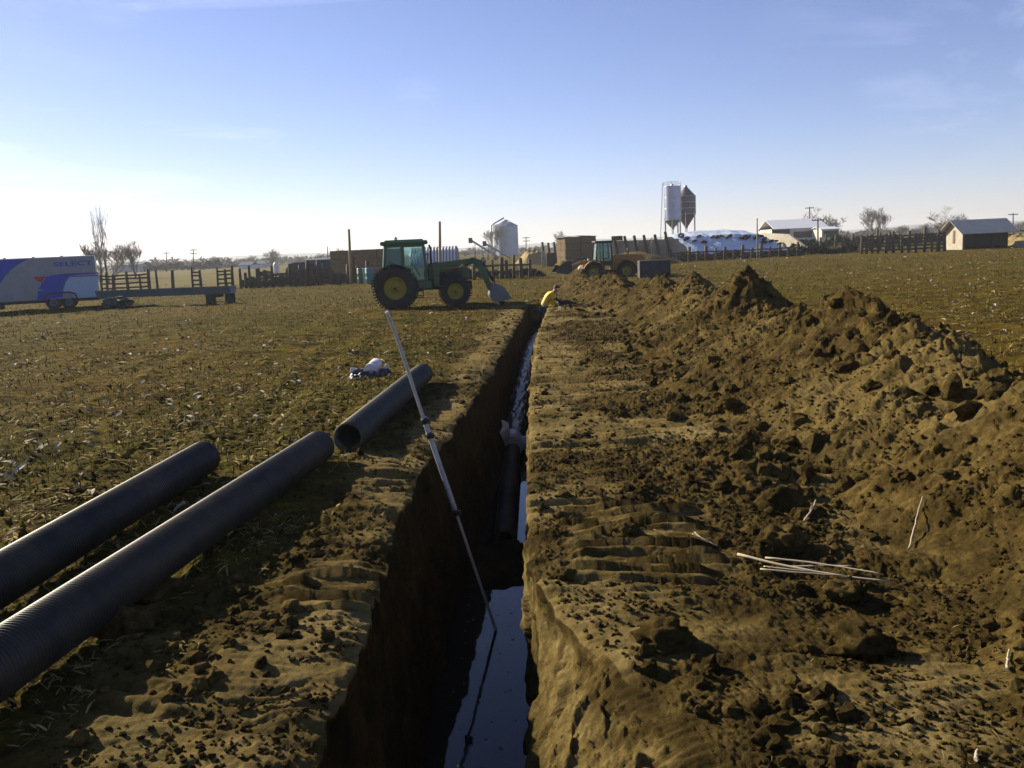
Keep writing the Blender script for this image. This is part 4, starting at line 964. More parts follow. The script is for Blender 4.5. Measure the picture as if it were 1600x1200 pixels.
# ------------------------------------------------------------------ enclosed trailer with blue and white graphics
def trailer():
    g = AX(156, 48.5); zb = .52; Ln = 9.5; Wd = 2.4; ta = R(25); dv = Vector((math.cos(ta), math.sin(ta), 0)); nv = Vector((math.sin(ta), -math.cos(ta), 0))
    def XH(px, py):
        d = ray(px, py); o_ = Vector((0, 0, CAMH)); t = (g - o_).dot(nv)/d.dot(nv); q = o_ + d*t; return (q-g).dot(dv), q.z
    z1 = XH(120, 401)[1]; wx = lambda px: XH(px, 468)[0]
    T = empty('cargo_trailer', (g.x, g.y, 0), ta); tag(T, 'white enclosed cargo trailer with blue swoosh graphics at the left edge of the field', 'trailer')
    base = plain('trailer_skin', (.22, .23, .26), .4, var=.22, nscale=2.2, dirt=(.18, .17, .15)); blue = plain('blue_vinyl', (.006, .045, .36), .5, var=.25, nscale=1.5)
    lt = plain('pale_blue_vinyl', (.30, .40, .52), .45, var=.15); red = plain('red_vinyl', (.32, .02, .02), .45); dkr = plain('maroon_stripe', (.10, .03, .06), .5)
    m = MB(); m.box((-Ln/2, Wd/2, (zb+z1)/2), (Ln, Wd, z1-zb), bev=.04); m.build('body', base, T)
    m = MB(); m.box((-Ln/2, Wd/2, z1+.015), (Ln-.04, Wd-.04, .05), bev=.02); m.build('roof', M_WHITE, T)
    for k in range(5):
        m = MB(); m.box((-1.6-k*1.35, .08, z1+.06), (.12, .08, .05)); m.build('roof_light', M_DARK, T)
    def X(px, py): q = XH(px, py); return (max(q[0], -Ln+.02), max(zb+.01, min(z1-.015, q[1])))
    def panel(pts, mat, name, lift):
        m = MB(); m.prism([X(*p) for p in pts], -lift, -lift+.004); return m.build(name, mat, T)
    import itertools
    panel([(-160, 404), (45, 403.5), (32, 411), (18, 421), (8, 432), (0, 444), (-8, 458), (-12, 476), (-160, 478)], blue, 'blue_graphic', .006)
    panel([(60, 452), (66, 441), (72, 434), (80, 430), (95, 428), (112, 427), (154, 425.5), (154, 427.5), (125, 429), (108, 432), (103, 438), (100, 446), (98, 453), (97, 458)], blue, 'blue_graphic', .006)
    panel([(60, 454), (98, 454), (98, 464), (70, 474), (58, 474)], blue, 'blue_graphic', .007)
    panel([(99, 457), (103, 441), (109, 434), (120, 432.5), (154, 431), (154, 466), (118, 468), (112, 458)], lt, 'pale_graphic', .006)
    panel([(112, 431.5), (154, 429.5), (154, 431), (112, 433)], dkr, 'stripe', .009)
    panel([(52, 433), (78, 431.5), (70, 434), (64, 441), (58, 439)], red, 'red_graphic', .008)
    # lettering
    cu = bpy.data.curves.new('lettering', 'FONT'); cu.body = 'SELECT'; cu.size = 1.0; cu.extrude = .004; cu.offset = .02
    tmp = bpy.data.objects.new('tmp', cu); COL.objects.link(tmp); bpy.context.view_layer.update()
    me = bpy.data.meshes.new_from_object(tmp.evaluated_get(bpy.context.evaluated_depsgraph_get())); bpy.data.objects.remove(tmp)
    co = np.array([v.co[:] for v in me.vertices]); (ax, az), (bx, bz) = X(84, 416.5), X(144, 407)
    co[:, 0] = (co[:, 0]-co[:, 0].min())/np.ptp(co[:, 0])*(bx-ax) + ax; zz = (co[:, 1]-co[:, 1].min())/np.ptp(co[:, 1])*(bz-az) + az - (0)
    th = co[:, 2].copy(); co[:, 1] = -.012 - th; co[:, 2] = zz
    for v, c in zip(me.vertices, co): v.co = c
    me.update(); me.materials.clear(); o = link('lettering', me, blue, T)
    # underframe, wheels, door
    m = MB(); m.box((-Ln/2, Wd/2, zb-.08), (Ln, Wd*.9, .14)); m.build('chassis', M_DARK, T)
    m = MB(); m.box((-5.2, .3, .3), (1.2, .3, .3), bev=.04); m.build('storage_box', M_DARK, T)
    for px in (83, 107):
        q = wx(px)
        for y in (.12, Wd-.12): wheel(T, 'wheel', q, y, .37, .24, .2, -1 if y < 1 else 1, 14, M_GREYM, .05)
    m = MB(); n = 24; c = (wx(83)+wx(107))/2; hw = (wx(107)-wx(83))/2
    arc = [(c-hw-.48, .52), (c-hw-.38, .82), (c-hw-.1, .92), (c+hw+.1, .92), (c+hw+.38, .82), (c+hw+.48, .52), (c+hw+.40, .52), (c+hw+.3, .76), (c+hw+.06, .84), (c-hw-.06, .84), (c-hw-.3, .76), (c-hw-.40, .52)]
    m.prism(arc, -.06, .2); m.build('wheel_arch', M_DARK, T)
    m = MB(); m.bar((0, .4, .45), (1.35, 1.2, .45), .08, .12); m.bar((0, 2.0, .45), (1.35, 1.2, .45), .08, .12); m.tube([(1.1, 1.2, .1), (1.1, 1.2, .85)], .05, 8); m.box((1.4, 1.2, .48), (.2, .1, .12)); m.build('tongue', M_DARK, T)
    # covered bundle in front of the trailer
    g2 = AX(184, 45.2); n = 40; a = np.linspace(0, 2*np.pi, n, endpoint=False)
    B = empty('covered_bundle', (g2.x, g2.y, 0)); tag(B, 'low dark green covered bundle lying at the front end of the trailer', 'covered bundle')
    V, F = rock_shape(77, 4); V = V*np.array([.75, .4, .42]); V[:, 2] = np.maximum(V[:, 2]+.25, 0); link('cover', np_mesh('cover', V, F), M_DGREEN, B)
    m = MB(); m.box((-.1, -.38, .58), (.26, .04, .06)); m.build('yellow_strap', M_YEL, B)
trailer()

# ------------------------------------------------------------------ long grey steel trough on legs
def trough():
    Y = 45.8; a = AX(158, Y+1.5); b = AX(366, Y); T = empty('steel_trough', (b.x, b.y, 0), math.atan2(b.y-a.y, b.x-a.x)); Ln = (b-a).length
    tag(T, 'long low grey steel trough on dark green legs between the trailer and the fence', 'feed trough')
    z0, z1 = .50, .88
    m = MB(); pr = [(-.35, z1), (-.22, z0), (.22, z0), (.35, z1), (.32, z1), (.20, z0+.05), (-.20, z0+.05), (-.32, z1)]
    vs = [(x, y, z) for x in (-Ln, 0) for y, z in pr]; n = 8
    m.add(vs, [tuple(range(n)), tuple(range(2*n-1, n-1, -1))] + [(i, (i+1) % n, (i+1) % n+n, i+n) for i in range(n)]); m.build('tray', plain('trough_steel', (.13, .16, .19), .5, metal=.2, var=.2, nscale=1.5), T)
    m = MB(); m.bar((-Ln, -.36, z1), (0, -.36, z1), .05, .05); m.build('lip', M_GREYM, T)
    for px in (327, 360):
        x = (AX(px, Y) - b).x
        for y in (-.25, .25):
            m = MB(); m.box((x, y, .25), (.26, .08, .5), bev=.01); m.box((x, y, .02), (.34, .2, .03)); m.build('leg', M_DGREEN, T)
    x = (AX(342, Y)-b).x; m = MB(); m.box((x, 0, .42), (.3, .3, .16)); m.bar((x-.55, 0, .10), (x+.5, 0, .10), .03, .03); m.build('drain_box', M_DARK, T)
trough()

# ------------------------------------------------------------------ fences and posts
rp = random.Random(4)
def post_mb(h, w, lean=0.0, ly=0.0, base=-.2, rnd=True):
    m = MB(); r = w/2; n = 8; pts = [(0, 0, base), (lean*.4*h, ly*.4*h, h*.45), (lean*h, ly*h, h)]
    m.tube(pts, [r*1.1, r, r*.9], n); return m
def fence(pxs, Y0, Y1, hts, rails, label, railspan=None, w=.22, mat=None, lean=.04, railh=.06):
    mat = mat or M_WOOD; a = AX(pxs[0], Y0); T = empty('fence', (a.x, a.y, 0)); tag(T, label, 'fence')
    n = len(pxs); ps = []
    for i, px in enumerate(pxs):
        Y = Y0 + (Y1-Y0)*i/(n-1); q = AX(px, Y) - a; q.z = 0; h = hts[i % len(hts)]*(1+rp.uniform(-.04, .04)); ps.append((q, h))
        o = post_mb(h, w*(1+rp.uniform(-.25, .35)), rp.uniform(-lean, lean), 0).build('post', mat, T); o.location = q
    for z in rails:
        for i in range(n-1):
            if railspan and not any(s0 <= pxs[i] and pxs[i+1] <= s1 for s0, s1 in railspan): continue
            (p, h1), (q, h2) = ps[i], ps[i+1]
            if z > min(h1, h2)*1.02: continue
            m = MB(); off = Vector((0, -.06, 0)); m.bar(p+Vector((0, 0, z+rp.uniform(-.04, .04)))+off, q+Vector((0, 0, z+rp.uniform(-.04, .04)))+off, .04, railh*2.2); m.build('rail', mat, T)
    return T
fence([160, 169, 179, 201, 221, 234, 247, 271, 302, 315, 341, 354, 364, 377, 392], 71, 71, [1.55, 1.7, 1.5, 1.75, 1.5, 1.75, 1.7, 1.65, 1.8], [.45, .8, 1.15, 1.42],
      'weathered post and rail fence on the left, in front of the dry yellow field', railspan=[(155, 235), (300, 316), (340, 366)], w=.23)
fence([385, 395, 405, 416, 427, 440, 455, 463, 472, 482, 489, 500, 518, 530, 546, 560, 575, 592], 71, 69, [1.25, .9, 1.5, 1.3, 1.7, 1.1, 1.75, 1.5, 1.6, 1.9, 1.7, 1.9], [.15, .42, .7, .95, 1.15],
      'dark boarded corral fence left of the tractor with uneven posts', w=.34, railh=.095)
fence([700, 713, 726, 741, 757, 771, 784, 793, 803, 815, 828], 66, 66, [1.35, 1.5, 1.3, 1.7, 1.4], [.5, .95], 'wooden fence behind the tractor bucket with uneven dark posts', railspan=[(738, 830)], w=.24)
fence([1048, 1062, 1077, 1090, 1104, 1119, 1133, 1147, 1160, 1175, 1189, 1203, 1218, 1232, 1246], 97, 97, [1.3, 1.0, 1.5, 1.1, 1.6, 1.2], [.3, .6, .9], 'dark weathered fence along the foot of the tarp covered silage pile', w=.3, railh=.07)
fence([1282, 1291, 1305, 1318, 1332, 1346, 1360, 1375, 1390, 1405, 1420], 118, 114, [1.9, 2.1, 2.0], [1.1], 'row of tall dark posts with a single rail behind the right field', w=.36)
fence([1346, 1354, 1363, 1372, 1384, 1396, 1409, 1420, 1431, 1444, 1456, 1466, 1476], 92, 90, [1.8, 2.1, 1.9, 2.5, 1.8, 2.1], [.35, .7, 1.05, 1.4, 1.7], 'dense dark corral fence with many rails just left of the small shed', w=.28, railh=.08)
fence([1566, 1583, 1600, 1617, 1634], 98, 98, [1.7, 1.8], [.9, 1.25, 1.6], 'rail fence running right from behind the small shed', w=.18)
def pole(px, py_top, Y, label, w=.2, mat=None, cross=None, base_px=None, gname='wooden_pole', cat='pole'):
    b = AX(base_px or px, Y); t = P(px, py_top, Y); T = empty(gname, (b.x, b.y, 0)); tag(T, label, cat)
    m = MB(); d = t - Vector((b.x, b.y, 0)); m.tube([(0, 0, -.2), d*.5, d], [w/2, w*.45, w*.38], 8); m.build('shaft', mat or M_WOOD, T)
    if cross:
        for k in range(cross):
            m = MB(); m.box(d + Vector((0, 0, -.3-.9*k)), (2.0, .14, .16)); m.build('crossarm', mat or M_WOOD, T)
            for s in (-.85, -.4, .4, .85): 
                m = MB(); m.lathe([(.05, 0), (.07, .08), (.03, .18), (.001, .2)], 6, c=d + Vector((s, 0, -.22-.9*k))); m.build('insulator', M_GREYM, T)
    return T
pole(545, 358, 68, 'pale wooden pole leaning left, standing behind the rear of the tractor', .24, M_WOODL, base_px=549)
pole(687, 346, 68, 'tall pale straight wooden pole behind the tractor hood', .24, M_WOODL, base_px=688)
pole(1183, 341, 95, 'thin pale pole in front of the silage pile, right of its middle', .16, M_WOODL)
pole(1265, 323, 210, 'utility pole rising behind the long white roofed barn', .32, cross=1, gname='utility_pole')
pole(1278, 341, 150, 'dark utility pole standing in front of the white barn', .3, cross=1, gname='utility_pole')
pole(260, 394, 260, 'far utility pole among the trees on the left, left of the other', .3, cross=1, gname='utility_pole')
pole(302, 389, 240, 'far utility pole among the trees on the left, right of the other', .3, cross=2, gname='utility_pole')
pole(512, 385, 200, 'thin dark pole above the dark flat shed roof', .25, gname='utility_pole')
pole(822, 370, 260, 'far utility pole just right of the grain bin', .3, cross=2, gname='utility_pole')
pole(1583, 333, 200, 'distant utility pole at the far right edge above the rail fence', .3, cross=1, gname='utility_pole')

# ------------------------------------------------------------------ hay stacks of big bales
def straw_mat(name, a, b):
    m, t, bs = newmat(name); n = noise(t, 6, 8, .75, mapping=(1, 1, 5)); r = ramp(t, [(.3, a), (.7, b)]); t.links.new(n.outputs['Fac'], r.inputs[0]); t.links.new(r.outputs[0], bs.inputs['Base Color'])
    bs.inputs['Roughness'].default_value = .95; t.links.new(bump(t, n.outputs['Fac'], .8, .06), bs.inputs['Normal']); return m
M_BALE = straw_mat('old_hay', (.09, .06, .028), (.23, .16, .08)); M_STRAWP = straw_mat('loose_straw', (.20, .14, .05), (.42, .32, .14))
def bale_mesh(l=2.3, d=1.1, h=.85):
    bm = bmesh.new(); bmesh.ops.create_cube(bm, size=1); bmesh.ops.subdivide_edges(bm, edges=bm.edges[:], cuts=7, use_grid_fill=True)
    V = np.array([v.co[:] for v in bm.verts])*np.array([l, d, h]); V *= 1 - .035*np.maximum(0, (np.abs(V/np.array([l, d, h])).sum(1)-.95))[:, None]*2
    V += .03*np.stack([perlin(V[:, 0]*3, V[:, 1]*3, V[:, 2]*3+k) for k in (0, 9, 19)], 1)
    for v, c in zip(bm.verts, V): v.co = c
    me = bpy.data.meshes.new('hay_bale'); bm.to_mesh(me); bm.free(); me.materials.append(M_BALE); return me
BALE = bale_mesh()
def stack(px, Y, rz, nx, ny, nz, label, group, sc=1.0, skip=()):
    c = AX(px, Y)
    for k in range(nz):
        for i in range(nx):
            for j in range(ny):
                if (i, j, k) in skip: continue
                lx, ly = (i-(nx-1)/2)*2.34*sc, (j)*1.14*sc; ca, sa = math.cos(rz), math.sin(rz)
                o = bpy.data.objects.new('hay_bale', BALE); COL.objects.link(o); o.scale = (sc,)*3
                o.location = (c.x + lx*ca - ly*sa + rp.uniform(-.03, .03), c.y + lx*sa + ly*ca + rp.uniform(-.03, .03), (.43 + k*.87)*sc); o.rotation_euler = (0, 0, rz + rp.uniform(-.02, .02))
                tag(o, label, 'hay bale', group)
stack(574, 95, R(2), 3, 2, 3, 'large brown hay bale in the low stack left of the tractor', 'hay bales stacked left of the tractor', 1.06)
stack(905, 110, R(28), 2, 2, 4, 'large brown hay bale in the tall stack behind the yellow loader', 'hay bales stacked behind the loader', .93)
def tarp_sheet():
    c = AX(905, 110); rz = R(28); n = 20; X, Yg = np.meshgrid(np.linspace(-2.35, 2.35, n), np.linspace(-.62, 1.75, n))
    Z = .93*4*.87 + .06 + .06*np.cos(X*1.2) + .03*perlin(X*2, Yg*2, 4.)
    o = link('stack_cover', np_mesh('stack_cover', np.stack([X, Yg, Z], -1).reshape(-1, 3), grid_faces(n, n)), plain('old_tarp', (.30, .28, .24), .7)); o.location = (c.x, c.y, 0); o.rotation_euler = (0, 0, rz)
    o.modifiers.new('s', 'SOLIDIFY').thickness = .04; tag(o, 'faded tan sheet laid over the tall hay stack behind the loader', 'tarp')
tarp_sheet()
def mound(name, px, Y, rx, ry, h, mat, label, cat, seed, zone=None, amp=.25):
    c = AX(px, Y); n = 70; X, Yg = np.meshgrid(np.linspace(-1.25, 1.25, n), np.linspace(-1.25, 1.25, n)); r = np.hypot(X, Yg) + .15*perlin(X*2, Yg*2, seed)
    Z = h*np.clip(1-r, -.1, 1)**1.0 if False else h*np.maximum(1-r**1.4, -.1)
    Z = Z + h*amp*fbm(X*2.5, Yg*2.5, seed+1, 5)*np.clip(1.2-r, 0, 1)
    o = link(name, np_mesh(name, np.stack([X*rx, Yg*ry, Z], -1).reshape(-1, 3), grid_faces(n, n), np.tile(zone or (0, 0, 0, 0), (n*n, 1))), mat); o.location = c; tag(o, label, cat); return o
mound('straw_pile', 834, 118, 2.6, 3, 2.0, M_STRAWP, 'golden heap of loose straw between the grain bin and the yellow loader', 'straw pile', 3.)
mound('straw_pile', 1600, 97, 3.0, 3, 1.25, M_STRAWP, 'low golden brown straw heap at the right edge beside the small shed', 'straw pile', 5.)
mound('soil_mound', 1085, 40, .9, .9, .75, M_SOIL, 'small dark soil mound beyond the far peak of the heap', 'soil mound', 8.)
mound('earth_bank', 985, 90, 5.4, 4, 1.35, M_SOIL, 'brown earth bank below the slanted posts and pale wall', 'earth bank', 9., (0, .25, .5, 0), .12)

# ------------------------------------------------------------------ pale wall with slanted props, silage pile, walls
def bunker_wall():
    Y = 99.; a = AX(956, Y); b = AX(1062, Y-2); T = empty('bunker_wall', (a.x, a.y, 0), math.atan2(b.y-a.y, b.x-a.x)); tag(T, 'pale concrete wall held by dark slanted timber props, left of the silage pile', 'wall'); Ln = (b-a).length
    n = 5
    for k in range(n):
        m = MB(); w = Ln/n-.05; m.box((w/2 + k*Ln/n, 0, 1.25), (w, .18, 2.45-.03*k), bev=.03); m.build('panel', M_CONC, T)
    for px in (964, 980, 995, 1010, 1027, 1043):
        x = (AX(px, Y)-a).x; m = MB(); m.bar((x+.35, -.45, .4), (x-.15, -.30, 2.95 if px != 1043 else 3.2), .26, .26, (0, 1, 0)); m.build('prop', M_WOOD, T)
    m = MB(); m.box(((AX(967, Y)-a).x, -.55, 2.75), (1.2, .12, .5)); m.build('board', M_WOOD, T)
bunker_wall()
for k, (px, h, lb) in enumerate(((851, 2.75, 'leftmost of three dark slanted posts left of the tall hay stack'), (860, 2.65, 'middle one of three dark slanted posts left of the tall hay stack'), (869, 2.7, 'rightmost of three dark slanted posts left of the tall hay stack'))):
    c = AX(px, 104); o = post_mb(h, .3, -.06).build('timber_post', M_WOOD); o.location = c; tag(o, lb, 'post', 'dark slanted posts beside the hay stack')
c = AX(849.5, 100); m = MB(); m.box((0, 0, .85), (.42, .4, 1.75), bev=.04); o = m.build('concrete_pillar', M_CONC); o.location = c; tag(o, 'short pale concrete pillar standing above the loader bucket', 'pillar')
c = AX(862, 101); m = MB(); m.box((0, 0, .75), (1.1, 1.0, 1.5), bev=.05); o = m.build('rusty_bin', M_RUST); o.location = c; tag(o, 'rusty brown box bin between the pale pillar and the tall hay stack', 'bin')
def silage():
    Y = 108.; c = AX(1145, Y); W_ = (AX(1250, Y)-AX(1040, Y)).x; n, k = 120, 60
    m, t, b = newmat('white_silage_tarp'); nn = noise(t, .5, 5, .6); r = ramp(t, [(.3, (.42, .52, .68)), (.7, (.60, .66, .74))]); t.links.new(nn.outputs['Fac'], r.inputs[0]); t.links.new(r.outputs[0], b.inputs['Base Color']); b.inputs['Roughness'].default_value = .35
    nw = noise(t, 1.6, 6, .6, mapping=(1, .6, 1)); t.links.new(bump(t, nw.outputs['Fac'], .8, .12), b.inputs['Normal'])
    u = np.linspace(-.5, .5, n); v = np.linspace(0, 1, k); U, Vv = np.meshgrid(u, v)
    topz = np.interp(U, [-.5, -.44, -.38, -.25, .05, .18, .3, .42, .5], [2.0, 2.75, 3.05, 3.3, 3.35, 3.1, 2.5, 1.5, .35])
    prof = np.interp(Vv, [0, .08, .5, .8, 1.0], [0, .16, .82, .97, 1.0])
    Z = topz*prof + .10*fbm(U*12, Vv*5, 9., 3); X = U*W_*(1+.02*perlin(U*5, Vv*3, 2.)); Yg = Vv*7.5 + .2*perlin(U*9, Vv*5, 7.)
    V = np.stack([X, Yg, Z], -1).reshape(-1, 3)
    V2 = V.copy().reshape(k, n, 3)[-1]; V2 = V2.copy(); V2[:, 1] += 4; V2[:, 2] = 0
    Vall = np.concatenate([V, V2]); F = list(map(tuple, grid_faces(k, n))); base = (k-1)*n
    Fb = np.stack([base+np.arange(n-1), base+np.arange(1, n), k*n+np.arange(1, n), k*n+np.arange(n-1)], -1)
    me = np_mesh('silage_pile', Vall, np.concatenate([np.array(F), Fb])); o = link('silage_pile', me, m); o.location = c
    tag(o, 'long silage pile under a bluish white plastic tarp weighed down with old tyres', 'silage pile')
    def hz(x, vv): return float(np.interp(x/W_, [-.5, -.44, -.38, -.25, .05, .18, .3, .42, .5], [2.0, 2.75, 3.05, 3.3, 3.35, 3.1, 2.5, 1.5, .35])*np.interp(vv, [0, .08, .5, .8, 1.0], [0, .16, .82, .97, 1.0]))
    tm = MB(); tm.lathe([(.20, -.08), (.30, -.11), (.40, -.07), (.41, .07), (.30, .11), (.20, .08)], 20, closed=True); proto = tm.build('old_tyre', plain('old_tyre_rubber', (.012, .011, .011), .9))
    spots = [(1085, 379), (1092, 372), (1113, 373), (1100, 380), (1122, 372.5), (1128, 371), (1139, 372.5), (1158, 374), (1163, 372), (1168, 374), (1181, 373), (1189, 371), (1194, 376), (1205, 379), (1193, 381), (1212, 377), (1064, 370), (1072, 376), (1218, 383)]
    for i, (px, py) in enumerate(spots):
        best = None
        for vv in np.linspace(.03, .85, 60):
            q = P(px, py, Y+vv*7.5); z = hz(q.x-c.x, vv)
            if z >= q.z: best = (q.x, q.y, z, vv); break
        if best is None: q = P(px, py, Y+6); best = (q.x, q.y, hz(q.x-c.x, .8), .8)
        o2 = proto if i == 0 else proto.copy()
        if i: COL.objects.link(o2)
        slope = 0 if best[3] > .7 else .38
        o2.location = (best[0], best[1]-.08, best[2]+.16); o2.rotation_euler = (slope+rp.uniform(-.1, .3), rp.uniform(-.1, .1), rp.uniform(0, 6)); s = rp.uniform(.7, 1.15); o2.scale = (s, s, s*1.2)
        tag(o2, 'old black tyre holding down the white silage tarp', 'tyre', 'tyres on the white silage tarp')
    # concrete wing walls
    ya, yb = 119., 107.; a = AX(1190, ya); e_ = AX(1269, yb); ang = math.atan2(e_.y-a.y, e_.x-a.x); Lw = (e_-a).length; poly = []
    for px, py in ((1190, 364), (1232, 366), (1240, 372), (1269, 394), (1269, None), (1190, None)):
        lo, hi = 0., 1.
        for _ in range(30):
            t = (lo+hi)/2; q = a.lerp(e_, t); 
            if AX(px, q.y).x > q.x: lo = t
            else: hi = t
        poly.append((t*Lw, P(px, py, q.y).z if py else -.1))
    m = MB(); m.prism(poly, 0, .3); o = m.build('concrete_wall', M_CONC); o.location = (a.x, a.y, 0); o.rotation_euler = (0, 0, ang)
    tag(o, 'pale concrete wing wall with a sloping top at the right end of the silage pile', 'wall')
    Yw = 101.; pts = [(1038, 370), (1050, 370), (1072, 385), (1076, 395), (1076, 408), (1038, 409)]
    a = AX(1038, Yw); m = MB(); poly = [(P(px, py, Yw).x-a.x, max(-.1, P(px, py, Yw).z)) for px, py in pts]; m.prism(poly, 0, .3); o = m.build('concrete_wall', M_CONC); o.location = (a.x, a.y, 0)
    tag(o, 'pale concrete wing wall sloping down at the left end of the silage pile', 'wall')
silage()
c = AX(1022, 56); m = MB(); m.box((0, 0, .62), (1.9, 1.1, 1.15), bev=.05); M_GREYD = plain('dark_grey_steel', (.035, .04, .045), .7, var=.4, dirt=(.08, .06, .04))
T = empty('steel_wagon', (c.x, c.y, -.15)); tag(T, 'dark grey steel wagon box standing behind the heap, right of the yellow loader', 'wagon'); m.build('box', M_GREYD, T)
for x in (-.9, -.3, .3, .9): m = MB(); m.box((x, -.58, .62), (.07, .05, 1.1)); m.build('rib', M_DARK, T)
for x in (-.6, .6):
    for y in (-.5, .5): wheel(T, 'wheel', x, y, .26, .16, .14, -1 if y < 0 else 1, 12, M_GREYM, .04)

# ------------------------------------------------------------------ feed bins on legs
def feed_bins():
    Y = 170.
    def bin_(px, wpx, ytop, yshoulder, ycyl, ycone, coneout, mat, label, roofpk):
        c = AX(px, Y + (3.6 if px > 1060 else 0)); T = empty('feed_bin', (c.x, c.y, 0)); tag(T, label, 'feed bin')
        r = wpx/2/FPX*Y; z = lambda py: Zp(px, py, Y)
        m = MB(); m.lathe([(.25, z(ytop)), (r, z(yshoulder)), (r, z(ycyl)), (.28, z(ycone)), (.28, z(ycone)-.3)], 32, sm=False)
        m.build('tank', mat, T)
        for k in range(4):
            zz = z(yshoulder) + (z(ycyl)-z(yshoulder))*(k+.02)/3.04; m = MB(); m.lathe([(r+.01, zz-.05), (r+.05, zz), (r+.01, zz+.05)], 32); m.build('hoop', M_STEEL, T)
        for k in range(6):
            a = k*math.pi/3 + .3; m = MB(); m.bar((r*math.cos(a), r*math.sin(a), -.1), (r*math.cos(a), r*math.sin(a), z(ycyl)+.4), .14, .14); m.build('leg', M_STEEL, T)
            a2 = a + math.pi/3; m = MB(); m.bar((r*math.cos(a), r*math.sin(a), 1.0), (r*math.cos(a2), r*math.sin(a2), 3.6), .06, .06); m.build('brace', M_STEEL, T)
        m = MB(); m.lathe([(.3, z(ytop)), (.3, z(ytop)+.25), (.001, z(ytop)+.3)], 14); m.build('lid', M_STEEL, T)
        return T, r, z
    M1 = plain('bin_steel', (.36, .39, .48), .42, metal=.6, var=.15, nscale=.8); M2 = plain('brown_bin', (.15, .13, .12), .55, metal=.4, var=.2, nscale=.8)
    T, r, z = bin_(1052, 26, 290, 291, 344, 356, 0, M1, 'pale grey elevated feed bin, the left and wider one of the pair', 0)
    m = MB(); zt = z(292)
    for k in range(14):
        a = 2*math.pi*k/14; m.bar((r*math.cos(a), r*math.sin(a), zt), (r*math.cos(a), r*math.sin(a), zt+.9), .04, .04)
    m.lathe([(r-.02, zt+.88), (r+.03, zt+.9), (r-.02, zt+.93)], 28, closed=True); m.lathe([(r-.02, zt+.45), (r+.03, zt+.47), (r-.02, zt+.49)], 28, closed=True); m.build('railing', M_STEEL, T)
    m = MB()
    for s in (-.25, .25): m.bar((-r-.9, s, 0), (-r-.15, s, zt+.8), .06, .06)
    for k in range(30): t = k/30; x = -r-.9+.75*t; m.bar((x, -.25, t*(zt+.8)), (x, .25, t*(zt+.8)), .04, .04)
    m.build('ladder', M_STEEL, T)
    T, r, z = bin_(1073, 30, 290, 305, 334, 354, 0, M2, 'brownish grey elevated feed bin with a steep cone roof, the right one of the pair', 0)
    m = MB(); m.bar((-r-.1, -.4, z(352)), (-r-.1, -.4, z(306)), .25, .1); m.build('fill_pipe', M_STEEL, T)
feed_bins()

# ------------------------------------------------------------------ grain bin and augers
def ribbed_bin():
    Y = 300.; c = AX(793, Y); T = empty('grain_bin', (c.x, c.y, 0)); tag(T, 'tall grey corrugated grain bin with a conical roof in the far centre', 'grain bin')
    r = 17.5/FPX*Y; ze = Zp(793, 353, Y); zp = Zp(793, 345, Y); m = MB(); prof = []
    for k in range(60): z = ze*k/59; prof.append((r + .05*(k % 2), z))
    m.lathe(prof, 48); m.build('wall', plain('bin_sheet', (.30, .33, .38), .42, metal=.55, var=.12, nscale=.3), T)
    m = MB(); m.lathe([(r+.25, ze-.1), (r*.5, (ze+zp)/2+.1), (.6, zp), (.6, zp+.3), (.001, zp+.45)], 32); m.build('roof', M_STEEL, T)
    for k in range(16):
        a = k*math.pi/8; m = MB(); m.bar(((r+.1)*math.cos(a), (r+.1)*math.sin(a), ze), (.6*math.cos(a), .6*math.sin(a), zp+.08), .12, .1); m.build('roof_rib', M_STEEL, T)
    m = MB(); m.bar((-r*.55, -r*.86-.1, 0), (-r*.55, -r*.86-.1, ze), .5, .1); m.build('ladder', M_STEEL, T)
    m = MB(); m.box((.8, -r*.72, ze+.8), (1.0, .8, 1.0), rot=(.4, 0, 0)); m.build('hatch', M_WHITE, T)
    m = MB(); m.tube([(-r-1.2, 0, 0), (-r-1.2, 0, ze+.5), (-.6, 0, zp+1.0)], .28, 8); m.build('filling_spout', M_STEEL, T)
ribbed_bin()
for (hx, hy, bx, lb) in ((735, 375, 782, 'left one of two slanting grain augers beside the grain bin'), (757, 380, 798, 'right one of two slanting grain augers beside the grain bin')):
    Y = 190.; b = AX(bx, Y); t = P(hx, hy, Y); T = empty('grain_auger', (b.x, b.y, 0)); tag(T, lb, 'auger', 'grain augers beside the grain bin'); d = t - b
    m = MB(); m.tube([(0, 0, .3), d], .22, 10); m.build('tube', M_STEEL, T)
    m = MB(); m.box(d+Vector((0, 0, -.1)), (.8, .7, 1.1), bev=.1); m.build('head', M_RUST, T)
    for s in (-1, 1): m = MB(); q = d*.62; m.bar((q.x+.2, s*1.0, 0), q, .12, .12); m.bar((q.x-1.5, s*1.0, 0), d*.85, .1, .1); m.build('frame', M_GREYM, T)
    for s in (-1, 1): wheel(T, 'wheel', d.x*.62+.1, s*1.1, .35, .2, .2, s, 10, M_GREYM, .03)

